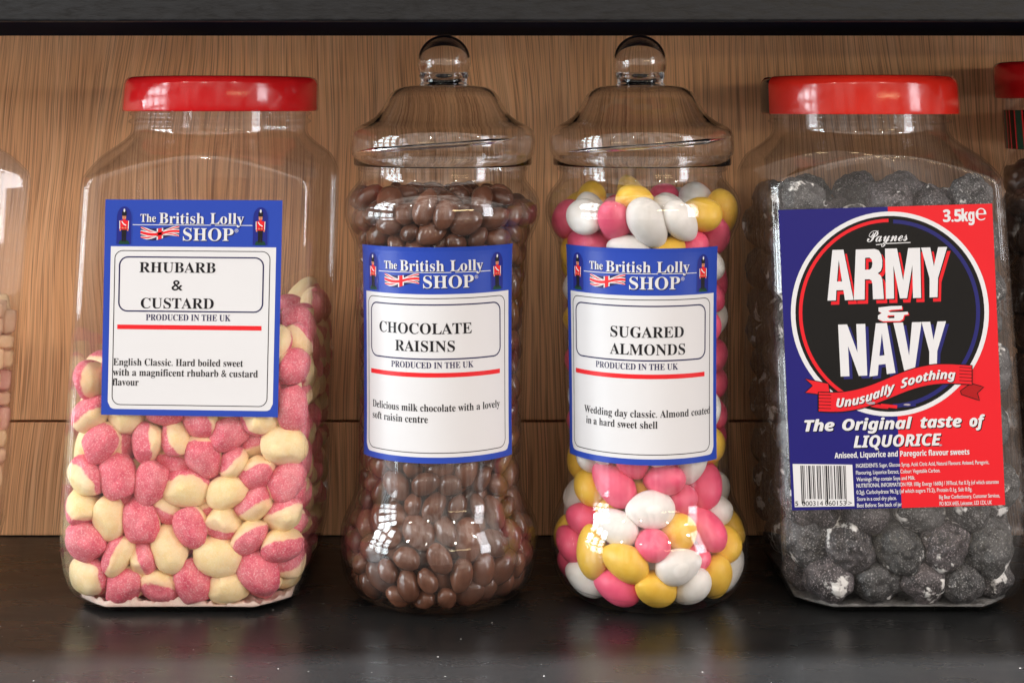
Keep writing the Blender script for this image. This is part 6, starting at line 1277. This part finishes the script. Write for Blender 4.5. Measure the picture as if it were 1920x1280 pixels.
DATA['dark'] = [
-1097,-3385,6304,444,623,428,-482,1148,-2469,-2559,7565,408,-698,-265,-525,1145,-2337,-2628,13626,189,-855,131,-465,1134,-1036,-3488,3803,446,511,434,-592,1034,-963,-3411,12938,83,687,93,-715,1062,
-924,-3431,1311,332,666,477,-469,1056,-997,-3555,15678,519,-565,-442,-465,999,-2464,-2674,9755,774,-447,427,-137,1033,-961,-3308,10651,584,192,748,251,1072,-2444,-2513,5247,346,581,659,-328,1038,
-948,-3227,8526,717,271,600,228,1095,-2096,-2724,11651,684,-486,-535,-105,1019,-3395,-1426,2343,487,-288,-551,613,985,-2535,-2048,944,934,-11,81,-349,995,-2520,-2629,15421,896,223,86,-374,925,
-3508,-956,12572,536,-327,-451,634,1009,-2105,-2856,2196,179,32,943,-278,891,-2379,-2501,3484,663,-269,128,687,982,-3480,-416,9858,631,139,89,758,1120,-3315,-1446,14237,458,-376,-20,805,967,
-3301,-1560,8539,397,-363,331,775,889,-3382,-1486,5531,700,-205,-626,-277,890,-2793,-1338,11102,224,-17,2,-974,1117,-3544,880,16339,508,-330,503,-617,1040,-3396,-1435,3846,763,-76,-236,-598,859,
-3661,-792,15436,230,-629,-612,421,864,-3308,-162,1154,910,-30,337,-238,1078,-3542,-988,6996,63,535,823,-179,859,-985,-61,16322,558,-474,-626,268,1114,-3513,360,5943,650,299,43,-697,1093,
-3542,-4,8026,539,-119,558,620,991,-3651,379,14273,504,533,-45,678,964,-3537,790,3020,480,-479,592,-436,1085,-3127,397,11484,193,-9,981,-20,1130,-3665,-84,4426,151,709,689,-20,858,
-2299,-1061,15694,661,82,-556,497,933,-978,-2055,15145,10,-688,-195,-699,1099,-960,3558,16479,353,526,-562,532,989,-2384,2604,16432,545,-233,-213,-777,1003,-3564,1100,12972,508,582,168,613,909,
-1005,-1623,4899,491,-501,616,-359,1132,-1970,-988,12420,42,750,643,-152,972,-3110,1803,4642,397,243,-747,-474,1092,-993,-1626,10921,536,320,772,-119,1000,-2098,-1011,6273,281,-566,-701,330,1120,
-1938,-697,3476,965,154,-212,14,1064,-975,-1520,1191,704,234,-501,-446,1092,-2893,1884,10517,17,-906,-374,-199,1121,-2896,1534,1244,341,130,-902,231,1089,-916,-1922,3048,209,-558,283,-752,946,
-2392,2397,8850,904,307,277,-107,1074,-3186,1699,7514,743,139,626,190,1037,-2283,479,15339,767,35,-509,389,1062,-3061,2055,12130,830,39,-416,369,873,-829,-1952,6791,280,-691,89,660,868,
-2920,1917,14779,559,-495,593,302,1084,-1018,-1721,9236,819,-293,-13,494,901,-864,-1796,13030,246,632,-29,735,926,-1794,-887,14130,429,-130,871,-200,1019,-1320,-791,7801,901,-200,-14,386,1148,
-2027,-1210,2037,807,-81,-348,-471,888,-2313,536,13397,207,482,-434,-733,1047,-2155,-825,9149,798,70,-455,-389,865,-2406,-680,4801,567,288,-32,-771,853,-906,3455,14087,670,-172,721,49,1014,
-954,3397,2979,470,-340,811,75,1088,-968,-24,9494,76,-729,214,-646,1068,-935,829,14566,686,250,-549,-407,1024,-935,3482,6491,666,27,744,-47,1047,-933,1861,5257,291,666,-81,-681,1035,
-1004,1675,7477,196,-747,283,-568,1101,-1064,2083,15604,140,608,-769,137,1049,-831,272,4461,5,-630,-39,-776,884,-892,-106,2532,241,727,307,565,958,-825,3042,11278,537,-420,673,-286,871,
-868,3484,1153,208,-590,617,477,878,-942,103,13068,382,-534,-318,684,1021,-2336,800,8777,466,-782,268,317,1072,-1321,1711,11981,316,162,484,-800,1099,-888,236,6284,427,559,571,423,992,
-1298,3361,9887,282,113,-850,-430,1070,-948,3299,8324,537,-31,-271,798,860,-1064,-29,11415,248,-391,-446,766,972,-962,1807,3499,221,-744,625,82,930,-2206,526,7141,348,937,16,11,854,
-2142,270,10291,423,-604,-577,350,871,-1077,1444,10408,434,-199,-131,869,948,-1331,375,1011,152,-110,944,270,1011,-994,1949,791,404,41,153,-901,855,-851,1897,9139,300,644,673,207,850,
-1121,1724,2040,357,-869,284,-190,924,-2466,2784,5835,601,-735,-65,307,922,-1330,3309,4589,107,102,-13,-989,989,-2429,2507,2977,169,-806,-451,-345,1091,-2147,809,4044,160,931,300,133,917,
-2147,589,2408,222,538,-382,-718,1038,-2114,1125,5714,647,-172,-636,385,1028,
]
# ---------------------------------------------------------------- the sweets
def unpack(s):
    return [(Vector(s[i:i+3])*1e-5, Quaternion([c/1000 for c in s[i+3:i+7]]).normalized(), s[i+7]/1000) for i in range(0, len(s), 8)]

def sweet_mesh(name, semi, mat, fn, sub=4):
    bm = bmesh.new(); bmesh.ops.create_icosphere(bm, subdivisions=sub, radius=1)
    for v in bm.verts:
        p = fn(v.co.copy())
        v.co = Vector((p.x*semi[0], p.y*semi[1], p.z*semi[2]))
    me = bpy.data.meshes.new(name); bm.to_mesh(me); bm.free()
    me.polygons.foreach_set('use_smooth', [True]*len(me.polygons)); me.materials.append(mat); me.update()
    return me

def nz(p, s, k, a): return a*noise.noise(p*s+Vector((k*7.3, k*3.1, k*1.7)))

def spow(x, e): return math.copysign(abs(x)**e, x)

def raisin_fn(k):
    def f(p):
        d = 1+nz(p, 1.1, k, .10)+nz(p, 2.4, k, .055)
        return p*d
    return f
def almond_fn(k):
    def f(p):
        t = p.x
        w = 1-.13*t-.05*t*t*(1 if k % 2 else .4)
        q = Vector((t*1.02, p.y*w, p.z*w))
        return q*(1+nz(p, 1.2, k, .035))
    return f
def boiled_fn(k):
    def f(p):
        e = .86
        q = Vector((spow(p.x, .92), spow(p.y, .92), spow(p.z, e)))
        q.x *= 1+.03*math.copysign(1, p.z)*(k % 2)
        q *= 1-.03*math.exp(-(p.z/.10)**2)*0+.045*math.exp(-(p.z/.07)**2)
        # moulded pieces with flattened or broken ends
        for n, lim in (((1, .15, .1), .80), ((-.8, .5, .35), .84), ((.3, -.8, .5), .86), ((-.9, -.3, -.3), .78), ((.5, .6, -.6), .88))[k % 4:k % 4+3]:
            n = Vector(n).normalized(); over = q.dot(n)-lim
            if over > 0: q -= n*(over*.80)
        return q*(1+nz(p, 1.3, k, .06)+nz(p, 4.5, k, .022)+nz(p, 12, k, .007))
    return f
def liquorice_fn(k):
    def f(p):
        return p*(1+nz(p, 1.1, k, .20)+nz(p, 2.6, k, .11)+nz(p, 7, k, .035)+nz(p, 18, k, .014))
    return f
def cube_fn(k):
    def f(p):
        m = max(abs(p.x), abs(p.y), abs(p.z)); q = p/m; q = q.lerp(p, .22)
        return q*(1+nz(p, 1.4, k, .08)+nz(p, 4, k, .03))
    return f
def toffee_fn(k):
    def f(p):
        q = Vector((spow(p.x, .8), spow(p.y, .8), spow(p.z, .8)))
        return q*(1+nz(p, 2.2, k, .12)+nz(p, 5, k, .07)+nz(p, 11, k, .03))
    return f

def view(p):
    """roughly where a point sits across the picture, to describe it in words only"""
    q = Vector(p)-Vector(CAM); return q.x/q.y

def round_wall(phi, z): return interp(ROUND, z)
def square_wall(phi, z): return square_radius(phi, z, 0.0, .0040)
def plain_wall(phi, z): return interp(FR, z)
def put(name, meshes, jar, items, category, describe, group, wall, shrink=lambda i: 1.0, spread=1.0):
    """one object per sweet: the first of a kind is made, every other one is its copy"""
    first = {}; samples = {}
    for i, (p, q, s) in enumerate(items):
        key, me, label, grp = describe(i, p, q)
        mesh = meshes[me]
        s *= shrink(i)
        p = Vector((p.x*spread, p.y*spread, p.z))
        # rest against the inside of the wall, never through it
        if mesh not in samples: samples[mesh] = [v.co.copy() for v in mesh.vertices][::max(1, len(mesh.vertices)//70)]
        for _ in range(2):
            over, low = 0.0, 0.0
            for co in samples[mesh]:
                w = p+(q @ co)*s
                over = max(over, math.hypot(w.x, w.y)-(wall(math.atan2(w.y, w.x), w.z)-.0013)); low = max(low, .0026-w.z)
            d = math.hypot(p.x, p.y)
            if over > 0 and d > .001: p = Vector((p.x*(1-over/d), p.y*(1-over/d), p.z))
            p = p+Vector((0, 0, low))
        if name not in first:
            o = bpy.data.objects.new(name, mesh); first[name] = o
        else:
            o = first[name].copy(); o.data = mesh
        COL.objects.link(o)
        o.rotation_mode = 'QUATERNION'
        o.location = jar.location+Quaternion((0, 0, 1), jar.rotation_euler.z) @ p
        o.rotation_quaternion = Quaternion((0, 0, 1), jar.rotation_euler.z) @ q
        o.scale = (s, s, s)
        tag(o, label, category, grp)

def pose(q, jar):
    """how a sweet's long axis lies, seen from the front"""
    a = q @ Vector((1, 0, 0))
    if abs(a.y) > .80: return 'end-on'
    t = math.degrees(math.atan2(a.z, a.x)) % 180
    if t < 22 or t > 158: return 'lying level'
    if 68 < t < 112: return 'standing upright'
    return 'rising to the right' if t < 90 else 'rising to the left'

def across(p, r):
    x = p.x/r
    return 'far left' if x < -.72 else 'left of centre' if x < -.22 else 'central' if x < .22 else 'right of centre' if x < .72 else 'far right'

def height_round(z):
    return ('on the jar bottom' if z < .012 else 'in the foot bulge' if z < .032 else 'just below the label' if z < .056 else 'behind the label\'s lower half' if z < .098
            else 'behind the label\'s upper half' if z < .141 else 'above the label')
def beside(z, x, r, lo, hi):
    if z < lo or z > hi: return None
    return 'beside the label'

rng = random.Random(11)
# chocolate raisins
RAISIN = [sweet_mesh('raisin_mesh', (.0070, .0051, .0044), CHOC, raisin_fn(k), 3) for k in range(5)]
def d_raisin(i, p, q):
    z = 'on the jar bottom' if p.z < .012 else 'in the foot bulge' if p.z < .032 else 'just under the label' if p.z < .057 else 'by the lower label' if p.z < .098 else 'by the upper label' if p.z < .141 else 'above the label'
    return None, i % 5, f'chocolate raisin {pose(q, choc_jar)}, {across(p, .040)} {z}'.strip(), 'chocolate raisins'
ALL_RAISINS = unpack(DATA['raisin'])
put('chocolate_raisin', RAISIN, choc_jar, ALL_RAISINS[:300], 'chocolate raisin', d_raisin, 'chocolate raisins', round_wall, lambda i: (1.0, .86, 1.06, .94, .78, 1.03, .9)[i % 7])

# the rest, those that show least, lie behind the three hundred and make one mass
mv, mf = [], []
for i, (p, q, sz) in enumerate(ALL_RAISINS[300:]):
    me = RAISIN[i % 5]; b = len(mv)
    mv += [p+(q @ v.co)*sz for v in me.vertices]; mf += [tuple(b+k for k in f.vertices) for f in me.polygons]
if mv:
    mass = mesh_obj('chocolate_raisin_mass', mv, mf, CHOC); mass.location = choc_jar.location
    tag(mass, 'chocolate raisins packed behind the front ones in their jar', 'chocolate raisins', kind='stuff')

# sugared almonds in three colours
ALM = {}
for c in ('pink', 'yellow', 'white'):
    for k in range(3): ALM[c, k] = sweet_mesh('almond_mesh', (.0103, .0075, .0065), SHELL[c], almond_fn(k))
coloured = []
def d_almond(i, p, q):
    c = ('white', 'yellow', 'pink', 'white', 'pink', 'yellow', 'white', 'white', 'yellow', 'pink')[rng.randrange(10)]
    if .028 < p.z < .055 and p.y < -.01: c = ('pink', 'pink', 'pink', 'white', 'yellow')[rng.randrange(5)]
    if p.z < .022 and p.y < -.01: c = ('yellow', 'white', 'white', 'yellow', 'white', 'yellow', 'pink')[rng.randrange(7)]
    if p.z > .140 and p.y < .01: c = ('yellow', 'white', 'pink', 'white', 'yellow', 'yellow', 'white')[rng.randrange(7)]
    near = [k for v, k in coloured if (v-p).length < .019]
    if near.count(c) > 1 and rng.random() < .8: c = min(('pink', 'yellow', 'white'), key=near.count)
    coloured.append((p.copy(), c))
    z = 'on the jar bottom' if p.z < .014 else 'in the foot bulge' if p.z < .032 else 'just under the label' if p.z < .057 else 'by the lower label' if p.z < .098 else 'by the upper label' if p.z < .141 else 'above the label'
    t = f'{c} sugared almond {pose(q, almond_jar)}, {across(p, .040)} {z}'
    return None, (c, rng.randrange(3)), t, 'sugared almonds'
put('sugared_almond', ALM, almond_jar, unpack(DATA['almond']), 'sugared almond', d_almond, 'sugared almonds', round_wall)

# rhubarb and custard boiled sweets: one half pink, one half cream
BOIL = [sweet_mesh('boiled_sweet_mesh', (.0095, .0072, .0062), TWO_TONE, boiled_fn(k)) for k in range(4)]
def d_boiled(i, p, q):
    n = (q @ Vector((0, 0, 1))).y
    side = 'pink side out' if n > .55 else 'cream side out' if n < -.55 else 'pink and cream'
    z = 'on the jar bottom' if p.z < .014 else 'low in the jar' if p.z < .045 else 'just under the label' if p.z < .075 else 'beside the label'
    t = f'{side} boiled sweet {pose(q, rhubarb_jar)}, {across(p, .050)} {z}'
    return None, i % 4, t, 'rhubarb and custard boiled sweets'
put('boiled_sweet', BOIL, rhubarb_jar, unpack(DATA['rhubarb']), 'boiled sweet', d_boiled, 'boiled sweets', square_wall, spread=1.02)

# black liquorice sweets rolled in sugar
LIQ = [sweet_mesh('liquorice_sweet_mesh', (.0103, .0097, .0087), FROST, liquorice_fn(k), 5) for k in range(6)]
def d_liq(i, p, q):
    z = 'on the jar bottom' if p.z < .012 else 'low in the jar' if p.z < .026 else 'just under the label' if p.z < .042 else 'by the lower label' if p.z < .085 else 'by the upper label' if p.z < .155 else 'above the label'
    d = 'at the front' if p.y < -.030 else 'by the side wall' if abs(p.x) > .030 else 'deeper in'
    t = f'sugared black sweet {across(p, .050)}, {z}, {d}'
    return None, i % 6, t, 'black liquorice sweets'
put('liquorice_sweet', LIQ, army_jar, unpack(DATA['army']), 'liquorice sweet', d_liq, 'black liquorice sweets', square_wall, spread=1.035)

# small candy pieces and toffees in the two cut-off jars
CUB = {}
for c in FUDGE:
    for k in range(3): CUB[c, k] = sweet_mesh('candy_mesh', (.0047, .0035, .0029), FUDGE[c], cube_fn(k), 3)
def d_cube(i, p, q):
    c = rng.choice(('pink', 'cream', 'cream', 'peach', 'peach'))
    z = 'low in' if p.z < .05 else 'halfway up' if p.z < .085 else 'near the top of'
    t = f'pale {c} candy piece {z} the jar at the picture\'s left edge'
    return None, (c, i % 3), t, 'pale candy pieces'
put('candy_piece', CUB, edge_jar, unpack(DATA['cube']), 'candy piece', d_cube, 'candy pieces', square_wall, spread=1.08)
TOF = [sweet_mesh('toffee_mesh', (.0118, .0084, .0074), JELLY, toffee_fn(k), 4) for k in range(3)]
tj = bpy.data.objects['toffee_sweet_jar']
def d_tof(i, p, q):
    z = 'low in' if p.z < .05 else 'halfway up' if p.z < .11 else 'near the top of'
    t = f'crumpled dark brown toffee {z} the jar at the picture\'s right edge'
    return None, i % 3, t, 'dark toffees'
put('wrapped_toffee', TOF, tj, unpack(DATA['dark']), 'toffee', d_tof, 'toffees', plain_wall)

# ---- loose sugar that has sifted to the bottom of the two square jars
def sugar_bed(name, jar, mat, h, label, amp):
    v, f = [], []; n = 220; rings = 10
    for j in range(rings+1):
        t = 1-j/rings*.55
        for k in range(n):
            a = 2*math.pi*k/n
            z0 = .0024
            q = Vector((math.cos(a)*9, math.sin(a)*9, j*.6+jar.location.x*50))
            hh = max(.0001, h*(.35+1.3*noise.noise(q*.35)+.8*noise.noise(q*1.6)+.5*noise.noise(q*4)))*(1-.6*j/rings)
            r = (square_radius(a, z0+(hh if j else 0)*.7)-.0016)*t
            v.append((r*math.cos(a), r*math.sin(a), z0+hh+(amp*noise.noise(q*9) if j else 0)))
    b = len(v)
    for k in range(n):
        a = 2*math.pi*k/n; r = square_radius(a, .0023)-.0018
        v.append((r*math.cos(a), r*math.sin(a), .0023))
    f = [(b+k, b+(k+1) % n, (k+1) % n, k) for k in range(n)]
    for j in range(rings):
        f += [(j*n+k, j*n+(k+1) % n, (j+1)*n+(k+1) % n, (j+1)*n+k) for k in range(n)]
    f.append(tuple(rings*n+k for k in range(n)))
    o = mesh_obj(name, v, f, mat)
    o.location = jar.location; o.rotation_euler = jar.rotation_euler
    return tag(o, label, 'sugar', kind='stuff')
sugar_bed('loose_sugar', rhubarb_jar, CRUMB, .0032, 'pink and cream sugar crumbs sifted to the bottom of the boiled sweets jar', .0006)
sugar_bed('loose_sugar', army_jar, GREYDUST, .0009, 'grey sugar dust along the bottom of the liquorice jar', .0003)
